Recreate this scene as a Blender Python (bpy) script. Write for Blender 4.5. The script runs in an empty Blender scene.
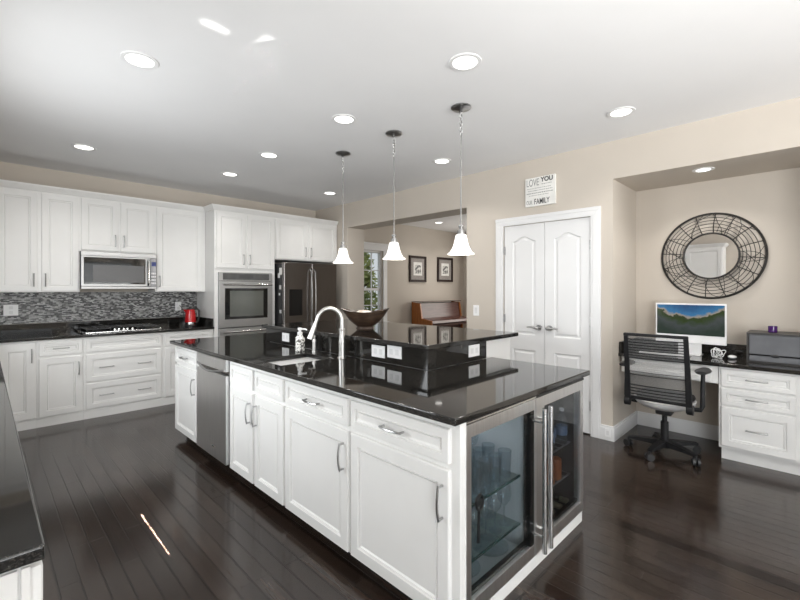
import bpy, bmesh, math, random
from mathutils import Vector, Matrix
C = bpy.context.scene.collection
S = bpy.context.scene
PI = math.pi
random.seed(7)

# ------------------------------------------------------------------ camera, world, lights, exposure
cam_d = bpy.data.cameras.new('camera')
cam_d.sensor_width = 36.0
cam_d.lens = 36.0 * 415.5 / 800.0
cam_d.shift_y = -10.8 / 800.0
cam_d.clip_start = 0.05
cam = bpy.data.objects.new('camera', cam_d); C.objects.link(cam)
cam.location = (0, 0, 1.402)
cam.rotation_euler = (PI / 2, 0, -math.radians(45.12))
S.camera = cam

w = bpy.data.worlds.new('sky'); S.world = w; w.use_nodes = True
nt = w.node_tree
bg = nt.nodes['Background']
sky = nt.nodes.new('ShaderNodeTexSky'); sky.sky_type = 'HOSEK_WILKIE'
sky.sun_direction = Vector((-0.3, -0.8, 0.55)).normalized(); sky.turbidity = 4
hz = nt.nodes.new('ShaderNodeMix'); hz.data_type = 'RGBA'; hz.inputs[0].default_value = 0.6; hz.inputs[7].default_value = (0.9, 0.92, 0.95, 1)
nt.links.new(sky.outputs[0], hz.inputs[6]); nt.links.new(hz.outputs[2], bg.inputs[0]); bg.inputs[1].default_value = 1.6

BEAM_GAIN = 0.2
def area(name, loc, rot, sx, sy, power, col=(1, 1, 1), spread=180):
    l = bpy.data.lights.new(name, 'AREA'); l.shape = 'RECTANGLE'; l.size = sx; l.size_y = sy
    l.energy = power * 2.25; l.color = col; l.spread = math.radians(spread)
    o = bpy.data.objects.new(name, l); C.objects.link(o); o.location = loc; o.rotation_euler = rot
    return o
# daylight coming in through the big windows behind the camera and the patio door at its left
DAY = (0.93, 0.97, 1.0)
area('daylight_rear_window', (0.75, -6.40, 1.15), (PI / 2 - 0.12, 0, 0), 1.9, 1.1, 38, DAY)
area('daylight_rear_window', (3.05, -6.40, 1.45), (PI / 2, 0, 0), 1.7, 1.7, 14, DAY)
area('daylight_patio_door', (-0.52, -1.75, 1.15), (PI / 2, 0, -PI / 2), 2.0, 2.0, 66, DAY)
area('added_side_daylight', (-0.53, 3.15, 1.55), (PI / 2 - 0.35, 0, -PI / 2), 1.25, 0.9, 30, DAY)  # lamp at an unseen window, added for side light from the left
# narrow lamps added inside the room for the bright ceiling patches and floor streak
def beam(name, p, q, sx, sy, roll, power, spread=1.6):
    d = Vector(q) - Vector(p)
    o = area(name, p, (0, 0, 0), sx, sy, power, (1, 0.98, 0.94), spread)
    o.rotation_euler = (d.to_track_quat('-Z', 'Y').to_matrix() @ Matrix.Rotation(roll, 3, 'Z')).to_euler()
beam('ceiling_patch_lamp', (-0.30, 2.20, 0.93), (0.885, 2.21, 2.77), 0.05, 0.16, 0.0, BEAM_GAIN * 0.10)
beam('ceiling_patch_lamp', (-0.20, 2.18, 0.93), (1.165, 2.19, 2.77), 0.21, 0.15, 0.0, BEAM_GAIN * 0.30)
beam('ceiling_patch_lamp', (-0.20, 2.55, 0.93), (1.245, 2.60, 2.77), 0.46, 0.055, 0.0, BEAM_GAIN * 0.28)
beam('floor_streak_lamp', (-0.45, 2.6, 2.60), (0.695, 2.6, 0.0), 0.72, 0.008, 0.0, BEAM_GAIN * 6.0, 0.12)
area('parlor_fill_lamp', (8.30, 4.40, 1.5), (PI / 2, 0, PI / 2), 1.6, 1.6, 26, (1, 0.96, 0.9))  # fill lamp added by the parlour side wall, which has no window
# upward lamps added at the openings to brighten the ceiling
area('ceiling_uplight', (0.75, -6.38, 1.2), (PI / 2 + 0.8, 0, 0), 1.9, 1.2, 110, (1, 0.98, 0.95), 100)
area('ceiling_uplight', (3.05, -6.38, 1.2), (PI / 2 + 0.8, 0, 0.15), 1.7, 1.2, 100, (1, 0.98, 0.95), 100)
area('ceiling_uplight', (-0.52, 3.15, 1.5), (PI / 2 + 0.9, 0, -PI / 2), 1.2, 0.7, 2.2, (1, 0.98, 0.95), 110)
area('ceiling_uplight', (-0.45, -1.75, 0.9), (PI / 2 + 0.82, 0, -PI / 3.2), 1.6, 1.2, 47, (1, 0.98, 0.95), 95)

S.view_settings.view_transform = 'Standard'
S.view_settings.look = 'None'
S.view_settings.gamma = 1.0
S.view_settings.use_curve_mapping = False
S.view_settings.exposure = -0.53
S.cycles.use_denoising = True
S.cycles.max_bounces = 10
S.cycles.diffuse_bounces = 5
S.cycles.glossy_bounces = 5
S.cycles.transparent_max_bounces = 16
S.cycles.sample_clamp_indirect = 6.0
S.cycles.caustics_reflective = False
S.cycles.caustics_refractive = False

# ------------------------------------------------------------------ materials
def pmat(name, col, rough=0.5, metal=0.0, spec=0.5, **kw):
    m = bpy.data.materials.new(name); m.use_nodes = True
    b = m.node_tree.nodes['Principled BSDF']
    b.inputs['Base Color'].default_value = (*col, 1)
    b.inputs['Roughness'].default_value = rough
    b.inputs['Metallic'].default_value = metal
    b.inputs['Specular IOR Level'].default_value = spec
    for k, v in kw.items():
        b.inputs[k].default_value = v
    return m
def N(m, t, **kw):
    n = m.node_tree.nodes.new(t)
    for k, v in kw.items(): setattr(n, k, v)
    return n
def L(m, a, b): m.node_tree.links.new(a, b)
def bsdf(m): return m.node_tree.nodes['Principled BSDF']
def noise_var(m, c0, c1, scale, detail=3, stretch=(1, 1, 1), bump=0, lo=0.35, hi=0.65):
    tc = N(m, 'ShaderNodeTexCoord'); mp = N(m, 'ShaderNodeMapping'); mp.inputs['Scale'].default_value = stretch
    nz = N(m, 'ShaderNodeTexNoise'); nz.inputs['Scale'].default_value = scale; nz.inputs['Detail'].default_value = detail
    rp = N(m, 'ShaderNodeValToRGB'); rp.color_ramp.elements[0].position = lo; rp.color_ramp.elements[1].position = hi
    rp.color_ramp.elements[0].color = (*c0, 1); rp.color_ramp.elements[1].color = (*c1, 1)
    L(m, tc.outputs['Object'], mp.inputs[0]); L(m, mp.outputs[0], nz.inputs['Vector']); L(m, nz.outputs[0], rp.inputs[0])
    L(m, rp.outputs[0], bsdf(m).inputs['Base Color'])
    if bump:
        bp = N(m, 'ShaderNodeBump'); bp.inputs['Strength'].default_value = bump; bp.inputs['Distance'].default_value = 0.002
        L(m, nz.outputs[0], bp.inputs['Height']); L(m, bp.outputs[0], bsdf(m).inputs['Normal'])
    return m
def emis(name, col, strength):
    m = bpy.data.materials.new(name); m.use_nodes = True; t = m.node_tree
    b = bsdf(m); b.inputs['Base Color'].default_value = (*col, 1)
    b.inputs['Emission Color'].default_value = (*col, 1); b.inputs['Emission Strength'].default_value = strength
    return m
def thin_glass(name, tint=(0.95, 0.97, 0.97), ior=1.5, rough=0.0, extra=0.0):
    m = bpy.data.materials.new(name); m.use_nodes = True; t = m.node_tree; t.nodes.clear()
    o = t.nodes.new('ShaderNodeOutputMaterial'); mx = t.nodes.new('ShaderNodeMixShader')
    tr = t.nodes.new('ShaderNodeBsdfTransparent'); gl = t.nodes.new('ShaderNodeBsdfGlossy'); fr = t.nodes.new('ShaderNodeFresnel')
    tr.inputs[0].default_value = (*tint, 1); gl.inputs['Roughness'].default_value = rough
    ge = t.nodes.new('ShaderNodeNewGeometry'); mi = t.nodes.new('ShaderNodeMix'); mi.inputs[2].default_value = ior; mi.inputs[3].default_value = 1.0 / ior
    t.links.new(ge.outputs['Backfacing'], mi.inputs[0]); t.links.new(mi.outputs[0], fr.inputs[0])
    if extra:
        ad = t.nodes.new('ShaderNodeMath'); ad.operation = 'ADD'; ad.inputs[1].default_value = extra
        t.links.new(fr.outputs[0], ad.inputs[0]); t.links.new(ad.outputs[0], mx.inputs[0])
    else:
        t.links.new(fr.outputs[0], mx.inputs[0])
    t.links.new(tr.outputs[0], mx.inputs[1]); t.links.new(gl.outputs[0], mx.inputs[2]); t.links.new(mx.outputs[0], o.inputs[0])
    return m

M = {}
M['white'] = noise_var(pmat('white_cabinet_paint', (0.8, 0.8, 0.79), 0.38), (0.80, 0.795, 0.78), (0.83, 0.825, 0.81), 3)
M['trim'] = noise_var(pmat('white_trim_paint', (0.83, 0.83, 0.83), 0.35), (0.74, 0.74, 0.74), (0.77, 0.77, 0.77), 2)
M['wall'] = noise_var(pmat('beige_wall_paint', (0.5, 0.44, 0.37), 0.75, spec=0.2), (0.55, 0.50, 0.44), (0.57, 0.518, 0.456), 1.5, 4, bump=0.02)
M['ceil'] = noise_var(pmat('ceiling_paint', (0.85, 0.85, 0.85), 0.8, spec=0.1), (0.83, 0.83, 0.835), (0.86, 0.86, 0.865), 1.2, 4)
M['nickel'] = noise_var(pmat('brushed_nickel', (0.55, 0.55, 0.55), 0.28, 1.0), (0.40, 0.40, 0.40), (0.47, 0.47, 0.47), 60)
M['chrome'] = noise_var(pmat('satin_chrome', (0.7, 0.7, 0.7), 0.16, 1.0), (0.66, 0.66, 0.66), (0.74, 0.74, 0.74), 40)
M['faucet'] = noise_var(pmat('faucet_steel', (0.75, 0.74, 0.72), 0.3, 1.0), (0.56, 0.55, 0.535), (0.63, 0.62, 0.60), 40)
M['steel'] = noise_var(pmat('stainless_steel', (0.5, 0.5, 0.5), 0.42, 1.0), (0.40, 0.40, 0.40), (0.46, 0.46, 0.46), 3, 4, (1, 1, 90), bump=0.03)
M['steelh'] = noise_var(pmat('stainless_front', (0.6, 0.6, 0.6), 0.34, 1.0), (0.74, 0.74, 0.74), (0.82, 0.82, 0.82), 3, 4, (60, 60, 1), bump=0.03)
M['bsteel'] = noise_var(pmat('black_stainless', (0.2, 0.18, 0.17), 0.25, 1.0), (0.20, 0.185, 0.178), (0.235, 0.218, 0.21), 3, 4, (60, 60, 1))
M['black'] = noise_var(pmat('black_plastic', (0.02, 0.02, 0.02), 0.4), (0.016, 0.016, 0.017), (0.024, 0.024, 0.025), 20)
M['satinblack'] = noise_var(pmat('dark_chair_plastic', (0.03, 0.03, 0.03), 0.5, spec=0.3), (0.009, 0.009, 0.010), (0.014, 0.014, 0.015), 20)
M['blackglass'] = noise_var(pmat('black_glass', (0.01, 0.01, 0.01), 0.04), (0.008, 0.008, 0.008), (0.012, 0.012, 0.012), 5)
M['ovenglass'] = noise_var(pmat('oven_glass', (0.08, 0.085, 0.08), 0.06), (0.10, 0.105, 0.095), (0.125, 0.13, 0.115), 2, 2, bump=0)
M['wire'] = noise_var(pmat('dark_wire', (0.03, 0.027, 0.025), 0.45, 0.4), (0.022, 0.02, 0.018), (0.04, 0.036, 0.032), 30)
M['mirror'] = pmat('mirror_silver', (0.92, 0.92, 0.92), 0.01, 1.0)
M['red'] = noise_var(pmat('red_enamel', (0.45, 0.01, 0.012), 0.18), (0.43, 0.008, 0.012), (0.5, 0.014, 0.016), 8)
M['bowlwood'] = noise_var(pmat('dark_bronze_wood', (0.08, 0.05, 0.03), 0.3), (0.028, 0.017, 0.012), (0.07, 0.042, 0.027), 9, 5, (1, 1, 6))
M['bowlin'] = noise_var(pmat('pale_shell', (0.6, 0.55, 0.48), 0.4), (0.45, 0.36, 0.28), (0.75, 0.7, 0.64), 18)
M['piano'] = noise_var(pmat('mahogany', (0.12, 0.035, 0.025), 0.25), (0.075, 0.034, 0.028), (0.11, 0.05, 0.04), 4, 6, (1, 6, 12))
M['pianoside'] = noise_var(pmat('orange_mahogany', (0.3, 0.09, 0.03), 0.3), (0.26, 0.085, 0.02), (0.36, 0.125, 0.03), 4, 6, (6, 6, 1))
M['frame'] = noise_var(pmat('dark_frame_wood', (0.03, 0.015, 0.01), 0.55, spec=0.25), (0.014, 0.007, 0.006), (0.03, 0.015, 0.011), 12, 4)
M['mat'] = noise_var(pmat('grey_mat_board', (0.3, 0.28, 0.26), 0.8), (0.27, 0.245, 0.23), (0.36, 0.33, 0.31), 60)
M['paper'] = noise_var(pmat('paper', (0.8, 0.79, 0.76), 0.7), (0.76, 0.75, 0.72), (0.84, 0.83, 0.8), 12)
M['sketch'] = noise_var(pmat('sketch_print', (0.5, 0.5, 0.5), 0.7), (0.12, 0.12, 0.12), (0.75, 0.74, 0.7), 22, 3, lo=0.42, hi=0.58)
M['whiteplastic'] = noise_var(pmat('white_plastic', (0.85, 0.85, 0.85), 0.3), (0.83, 0.83, 0.83), (0.87, 0.87, 0.87), 5)
M['slot'] = pmat('dark_slot', (0.05, 0.05, 0.05), 0.6)
M['lightgrey'] = noise_var(pmat('light_grey_plastic', (0.6, 0.6, 0.6), 0.4), (0.68, 0.68, 0.68), (0.74, 0.74, 0.74), 5)
M['boxgrey'] = noise_var(pmat('slate_panel', (0.16, 0.165, 0.18), 0.45), (0.12, 0.124, 0.135), (0.15, 0.154, 0.165), 8)
M['boxblack'] = noise_var(pmat('charcoal_wood', (0.03, 0.03, 0.03), 0.45), (0.03, 0.028, 0.026), (0.045, 0.042, 0.04), 12)
M['purple'] = noise_var(pmat('purple_glass', (0.06, 0.015, 0.12), 0.1), (0.05, 0.012, 0.11), (0.09, 0.025, 0.17), 10)
M['wax'] = noise_var(pmat('candle_wax', (0.3, 0.2, 0.4), 0.6), (0.28, 0.18, 0.38), (0.34, 0.24, 0.44), 10)
M['ink'] = noise_var(pmat('dark_ink', (0.05, 0.05, 0.05), 0.7), (0.05, 0.05, 0.05), (0.09, 0.09, 0.09), 30)
M['greyink'] = noise_var(pmat('grey_ink', (0.3, 0.3, 0.29), 0.7), (0.24, 0.24, 0.235), (0.36, 0.36, 0.35), 60)
M['bark'] = noise_var(pmat('bark', (0.1, 0.07, 0.05), 0.9), (0.06, 0.045, 0.03), (0.14, 0.1, 0.07), 12)
M['leaf'] = noise_var(pmat('leaves', (0.2, 0.3, 0.1), 0.6), (0.10, 0.17, 0.03), (0.42, 0.46, 0.14), 3)
M['lawn'] = noise_var(pmat('lawn_grass', (0.1, 0.2, 0.05), 0.9), (0.08, 0.14, 0.04), (0.16, 0.24, 0.07), 3)
M['lens'] = emis('lamp_lens', (1.0, 0.97, 0.92), 5.0)
M['canring'] = noise_var(pmat('lamp_trim_white', (0.8, 0.8, 0.8), 0.5), (0.78, 0.78, 0.78), (0.82, 0.82, 0.82), 10)
M['shade'] = emis('lit_frosted_glass', (0.97, 0.955, 0.93), 0.62)
M['coolled'] = emis('cooler_led', (0.95, 0.97, 1.0), 24.0)
M['coolwall'] = noise_var(pmat('cooler_lining', (0.35, 0.4, 0.44), 0.4), (0.44, 0.465, 0.48), (0.48, 0.505, 0.52), 4)
M['cooldark'] = noise_var(pmat('cooler_dark_lining', (0.03, 0.03, 0.033), 0.4), (0.022, 0.022, 0.025), (0.035, 0.035, 0.038), 4)
M['cglass'] = thin_glass('door_glass', (0.86, 0.89, 0.90), 1.4)
M['dglass'] = thin_glass('tinted_door_glass', (0.62, 0.64, 0.66), 1.4)
M['wglass'] = thin_glass('window_glass', (0.97, 0.98, 0.98), 1.4)
M['stem'] = thin_glass('stemware_glass', (0.90, 0.93, 0.95), 1.5, 0.02, 0.06)
M['shelfglass'] = thin_glass('green_shelf_glass', (0.80, 0.86, 0.85), 1.5, 0.02, 0.02)
M['shelfedge'] = noise_var(pmat('green_glass_edge', (0.02, 0.06, 0.055), 0.1), (0.015, 0.045, 0.042), (0.03, 0.075, 0.07), 6)
M['water'] = thin_glass('clear_plastic', (0.82, 0.88, 0.92), 1.4, 0.1, 0.10)
M['orange'] = noise_var(pmat('orange_label', (0.6, 0.15, 0.03), 0.5), (0.5, 0.12, 0.03), (0.65, 0.2, 0.05), 10)
M['bluelabel'] = noise_var(pmat('blue_label', (0.25, 0.35, 0.55), 0.5), (0.2, 0.3, 0.5), (0.5, 0.6, 0.75), 10)
M['wine'] = noise_var(pmat('wine_bottle_glass', (0.01, 0.02, 0.008), 0.08), (0.008, 0.016, 0.006), (0.014, 0.026, 0.01), 8)
M['foil'] = noise_var(pmat('wine_foil', (0.5, 0.47, 0.32), 0.35, 0.5), (0.42, 0.4, 0.25), (0.6, 0.57, 0.42), 8)
M['damask'] = noise_var(pmat('black_white_damask', (0.6, 0.6, 0.58), 0.25), (0.12, 0.11, 0.10), (0.85, 0.84, 0.8), 55, 1, lo=0.46, hi=0.52)
M['sinksteel'] = noise_var(pmat('sink_steel', (0.62, 0.62, 0.61), 0.4, 0.5), (0.62, 0.62, 0.61), (0.7, 0.7, 0.69), 3, 4, (60, 1, 1))

# black speckled granite
m = pmat('black_granite', (0.01, 0.01, 0.01), 0.045, spec=0.6); M['granite'] = m
tc = N(m, 'ShaderNodeTexCoord'); n1 = N(m, 'ShaderNodeTexNoise'); n1.inputs['Scale'].default_value = 260; n1.inputs['Detail'].default_value = 2
n2 = N(m, 'ShaderNodeTexVoronoi'); n2.inputs['Scale'].default_value = 170
r1 = N(m, 'ShaderNodeValToRGB'); r1.color_ramp.elements[0].position = 0.5; r1.color_ramp.elements[0].color = (0.008, 0.0078, 0.0075, 1)
r1.color_ramp.elements[1].position = 0.72; r1.color_ramp.elements[1].color = (0.045, 0.040, 0.034, 1)
L(m, tc.outputs['Object'], n1.inputs['Vector']); L(m, n1.outputs[0], r1.inputs[0]); L(m, r1.outputs[0], bsdf(m).inputs['Base Color'])

# dark hardwood floor, planks run along Y
m = pmat('dark_hardwood', (0.03, 0.02, 0.015), 0.16, spec=0.5); M['floor'] = m
tc = N(m, 'ShaderNodeTexCoord'); sx = N(m, 'ShaderNodeSeparateXYZ'); cx = N(m, 'ShaderNodeCombineXYZ')
L(m, tc.outputs['Object'], sx.inputs[0]); L(m, sx.outputs['Y'], cx.inputs['X']); L(m, sx.outputs['X'], cx.inputs['Y'])
br = N(m, 'ShaderNodeTexBrick'); br.offset = 0.37; br.offset_frequency = 3; br.squash = 1.0
br.inputs['Scale'].default_value = 1.0; br.inputs['Brick Width'].default_value = 0.95; br.inputs['Row Height'].default_value = 0.083
br.inputs['Mortar Size'].default_value = 0.0038; br.inputs['Mortar Smooth'].default_value = 0.4
br.inputs['Color1'].default_value = (0.015, 0.0092, 0.0068, 1); br.inputs['Color2'].default_value = (0.037, 0.0255, 0.0195, 1)
br.inputs['Mortar'].default_value = (0.007, 0.005, 0.004, 1)
L(m, cx.outputs[0], br.inputs['Vector'])
mp = N(m, 'ShaderNodeMapping'); mp.inputs['Scale'].default_value = (26, 1.6, 1); L(m, tc.outputs['Object'], mp.inputs[0])
nz = N(m, 'ShaderNodeTexNoise'); nz.inputs['Scale'].default_value = 2.0; nz.inputs['Detail'].default_value = 6; L(m, mp.outputs[0], nz.inputs['Vector'])
mr = N(m, 'ShaderNodeMapRange'); mr.inputs['From Min'].default_value = 0.3; mr.inputs['From Max'].default_value = 0.7
mr.inputs['To Min'].default_value = 0.65; mr.inputs['To Max'].default_value = 1.35; L(m, nz.outputs[0], mr.inputs[0])
mx = N(m, 'ShaderNodeMix', data_type='RGBA', blend_type='MULTIPLY'); mx.inputs[0].default_value = 1.0
L(m, br.outputs['Color'], mx.inputs[6]); L(m, mr.outputs[0], mx.inputs[7]); L(m, mx.outputs[2], bsdf(m).inputs['Base Color'])
bp = N(m, 'ShaderNodeBump'); bp.invert = True; bp.inputs['Strength'].default_value = 1.0; bp.inputs['Distance'].default_value = 0.002
L(m, br.outputs['Fac'], bp.inputs['Height'])
bp2 = N(m, 'ShaderNodeBump'); bp2.inputs['Strength'].default_value = 0.06; bp2.inputs['Distance'].default_value = 0.01
mp2 = N(m, 'ShaderNodeMapping'); mp2.inputs['Scale'].default_value = (12, 1.2, 1); L(m, tc.outputs['Object'], mp2.inputs[0])
nz2 = N(m, 'ShaderNodeTexNoise'); nz2.inputs['Scale'].default_value = 1.0; nz2.inputs['Detail'].default_value = 2; L(m, mp2.outputs[0], nz2.inputs['Vector'])
L(m, nz2.outputs[0], bp2.inputs['Height']); L(m, bp.outputs[0], bp2.inputs['Normal']); L(m, bp2.outputs[0], bsdf(m).inputs['Normal'])

# strip mosaic tile in the XZ plane
m = pmat('strip_mosaic_tile', (0.3, 0.3, 0.3), 0.38, spec=0.35); M['tile'] = m
tc = N(m, 'ShaderNodeTexCoord'); sx = N(m, 'ShaderNodeSeparateXYZ'); cx = N(m, 'ShaderNodeCombineXYZ')
L(m, tc.outputs['Object'], sx.inputs[0]); L(m, sx.outputs['X'], cx.inputs['X']); L(m, sx.outputs['Z'], cx.inputs['Y'])
br = N(m, 'ShaderNodeTexBrick'); br.offset = 0.43; br.offset_frequency = 2; br.squash = 0.7; br.squash_frequency = 3
br.inputs['Scale'].default_value = 1.0; br.inputs['Brick Width'].default_value = 0.034; br.inputs['Row Height'].default_value = 0.0125
br.inputs['Mortar Size'].default_value = 0.0012; br.inputs['Mortar Smooth'].default_value = 0.1; br.inputs['Bias'].default_value = -0.25
br.inputs['Color1'].default_value = (0.022, 0.022, 0.023, 1); br.inputs['Color2'].default_value = (0.72, 0.72, 0.71, 1)
br.inputs['Mortar'].default_value = (0.16, 0.16, 0.16, 1)
L(m, cx.outputs[0], br.inputs['Vector']); L(m, br.outputs['Color'], bsdf(m).inputs['Base Color'])

# monitor picture: blue sky over a dark river valley, emitted by the display (local y = width, z = height)
m = bpy.data.materials.new('display_picture'); m.use_nodes = True; M['screen'] = m
b = bsdf(m); b.inputs['Base Color'].default_value = (0.01, 0.01, 0.01, 1); b.inputs['Roughness'].default_value = 0.15
tc = N(m, 'ShaderNodeTexCoord'); sx = N(m, 'ShaderNodeSeparateXYZ'); L(m, tc.outputs['Object'], sx.inputs[0])
nz = N(m, 'ShaderNodeTexNoise'); nz.inputs['Scale'].default_value = 16; nz.inputs['Detail'].default_value = 5; L(m, tc.outputs['Object'], nz.inputs['Vector'])
yy = N(m, 'ShaderNodeMath', operation='MULTIPLY'); L(m, sx.outputs['Y'], yy.inputs[0]); L(m, sx.outputs['Y'], yy.inputs[1])      # trees rise to the sides
y2 = N(m, 'ShaderNodeMath', operation='MULTIPLY'); L(m, yy.outputs[0], y2.inputs[0]); y2.inputs[1].default_value = -1.3
zz = N(m, 'ShaderNodeMath', operation='ADD'); L(m, sx.outputs['Z'], zz.inputs[0]); L(m, y2.outputs[0], zz.inputs[1])
nm = N(m, 'ShaderNodeMath', operation='MULTIPLY_ADD'); L(m, nz.outputs[0], nm.inputs[0]); nm.inputs[1].default_value = -0.10; L(m, zz.outputs[0], nm.inputs[2])
mr = N(m, 'ShaderNodeMapRange'); mr.inputs['From Min'].default_value = -0.19; mr.inputs['From Max'].default_value = 0.10; L(m, nm.outputs[0], mr.inputs[0])
rp = N(m, 'ShaderNodeValToRGB'); el = rp.color_ramp.elements
el[0].position = 0.0; el[0].color = (0.02, 0.035, 0.025, 1); el[1].position = 1.0; el[1].color = (0.01, 0.05, 0.16, 1)
for p, c in ((0.28, (0.05, 0.06, 0.06, 1)), (0.45, (0.022, 0.045, 0.006, 1)), (0.52, (0.02, 0.036, 0.008, 1)), (0.56, (0.34, 0.29, 0.22, 1)), (0.64, (0.03, 0.17, 0.36, 1))):
    e = el.new(p); e.color = c
L(m, mr.outputs[0], rp.inputs[0]); L(m, rp.outputs[0], b.inputs['Emission Color']); b.inputs['Emission Strength'].default_value = 1.25

# see-through woven back of the desk chair
m = bpy.data.materials.new('chair_mesh_fabric'); m.use_nodes = True; M['meshback'] = m
t = m.node_tree; b = bsdf(m); b.inputs['Base Color'].default_value = (0.30, 0.30, 0.30, 1); b.inputs['Roughness'].default_value = 0.3
tr = N(m, 'ShaderNodeBsdfTransparent'); mxs = N(m, 'ShaderNodeMixShader'); tc = N(m, 'ShaderNodeTexCoord')
wv = N(m, 'ShaderNodeTexWave'); wv.bands_direction = 'Z'; wv.inputs['Scale'].default_value = 42
L(m, tc.outputs['Object'], wv.inputs['Vector'])
mr = N(m, 'ShaderNodeMapRange'); mr.inputs['To Min'].default_value = 0.15; mr.inputs['To Max'].default_value = 0.75; L(m, wv.outputs['Fac'], mr.inputs[0])
L(m, mr.outputs[0], mxs.inputs[0]); L(m, tr.outputs[0], mxs.inputs[1]); L(m, b.outputs[0], mxs.inputs[2])
L(m, mxs.outputs[0], t.nodes['Material Output'].inputs[0])

# ------------------------------------------------------------------ mesh helpers
class MB:
    def __init__(s): s.bm = bmesh.new()
    def box(s, x0, y0, z0, x1, y1, z1, bev=0.0, seg=2):
        vs = [s.bm.verts.new(v) for v in ((x0,y0,z0),(x1,y0,z0),(x1,y1,z0),(x0,y1,z0),(x0,y0,z1),(x1,y0,z1),(x1,y1,z1),(x0,y1,z1))]
        fs = [s.bm.faces.new([vs[i] for i in f]) for f in ((0,3,2,1),(4,5,6,7),(0,1,5,4),(1,2,6,5),(2,3,7,6),(3,0,4,7))]
        if bev:
            es = list({e for f in fs for e in f.edges})
            bmesh.ops.bevel(s.bm, geom=es, offset=bev, segments=seg, profile=0.5, affect='EDGES')
        return s
    def loft(s, loops, cap0=True, cap1=True, close=True):
        rows = [[s.bm.verts.new(p) for p in lp] for lp in loops]
        n = len(rows[0])
        for a, b in zip(rows, rows[1:]):
            for i in range(n if close else n - 1):
                j = (i + 1) % n
                try: s.bm.faces.new((a[i], a[j], b[j], b[i]))
                except ValueError: pass
        if cap0: s.bm.faces.new(list(reversed(rows[0])))
        if cap1: s.bm.faces.new(rows[-1])
        return s
    def tube(s, pts, r, n=8, closed=False):
        pts = [Vector(p) for p in pts]; m_ = len(pts); rows = []
        up = None
        for i, p in enumerate(pts):
            if closed: t = pts[(i + 1) % m_] - pts[i - 1]
            else: t = pts[min(i + 1, m_ - 1)] - pts[max(i - 1, 0)]
            t.normalize()
            if up is None:
                up = Vector((0, 0, 1)) if abs(t.z) < 0.9 else Vector((1, 0, 0))
            side = t.cross(up)
            if side.length < 1e-5: side = t.cross(Vector((0.31, 0.9, 0.2)))
            side.normalize(); up = side.cross(t).normalized()
            rr = r[i] if isinstance(r, (list, tuple)) else r
            rows.append([p + side * (math.cos(2 * PI * k / n) * rr) + up * (math.sin(2 * PI * k / n) * rr) for k in range(n)])
        if closed: rows.append(rows[0]); return s.loft(rows, False, False)
        return s.loft(rows)
    def cyl(s, p0, p1, r, n=16, r1=None):
        return s.tube([p0, p1], [r, r if r1 is None else r1], n)
    def lathe(s, prof, c=(0, 0, 0), n=28, sx=1, sy=1, cap0=True, cap1=True):
        loops = [[(c[0] + math.cos(2 * PI * k / n) * r * sx, c[1] + math.sin(2 * PI * k / n) * r * sy, c[2] + z) for k in range(n)] for r, z in prof]
        return s.loft(loops, cap0, cap1)
    def prism(s, poly, axis, d0, d1):
        f = {'x': lambda u, v, d: (d, u, v), 'y': lambda u, v, d: (u, d, v), 'z': lambda u, v, d: (u, v, d)}[axis]
        return s.loft([[f(u, v, d0) for u, v in poly], [f(u, v, d1) for u, v in poly]])
    def ell(s, c, rx, ry, rz, n=16, m_=9):
        prof = [(max(1e-4, math.sin(PI * k / m_)), -math.cos(PI * k / m_)) for k in range(m_ + 1)]
        loops = [[(c[0] + math.cos(2*PI*k/n)*r*rx, c[1] + math.sin(2*PI*k/n)*r*ry, c[2] + z*rz) for k in range(n)] for r, z in prof]
        return s.loft(loops)
    def front(s, x0, z0, x1, z1, t=0.02, fw=0.055, y=0.0):
        """framed cabinet front: lies on the plane y, its face at y - t"""
        def rect(i, d): return [(x0+i, y-d, z0+i), (x1-i, y-d, z0+i), (x1-i, y-d, z1-i), (x0+i, y-d, z1-i)]
        lp = [rect(0, 0), rect(0, t-0.003), rect(0.003, t), rect(fw, t), rect(fw+0.002, t-0.011), rect(fw+0.010, t-0.011), rect(fw+0.013, t-0.004),
              rect(fw+0.020, t-0.009)]
        return s.loft(lp)
    def xf(s, mtx): bmesh.ops.transform(s.bm, matrix=mtx, verts=s.bm.verts); return s
    def build(s, name, mat, parent=None, smooth=True, ang=35):
        bmesh.ops.recalc_face_normals(s.bm, faces=s.bm.faces)
        me = bpy.data.meshes.new(name); s.bm.to_mesh(me); s.bm.free()
        me.materials.append(M[mat] if isinstance(mat, str) else mat)
        if smooth:
            me.polygons.foreach_set('use_smooth', [True] * len(me.polygons))
            me.set_sharp_from_angle(angle=math.radians(ang))
        o = bpy.data.objects.new(name, me); C.objects.link(o)
        if smooth:
            wn = o.modifiers.new('weighted_normal', 'WEIGHTED_NORMAL'); wn.keep_sharp = True; wn.weight = 100
        if parent: o.parent = parent
        return o

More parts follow.
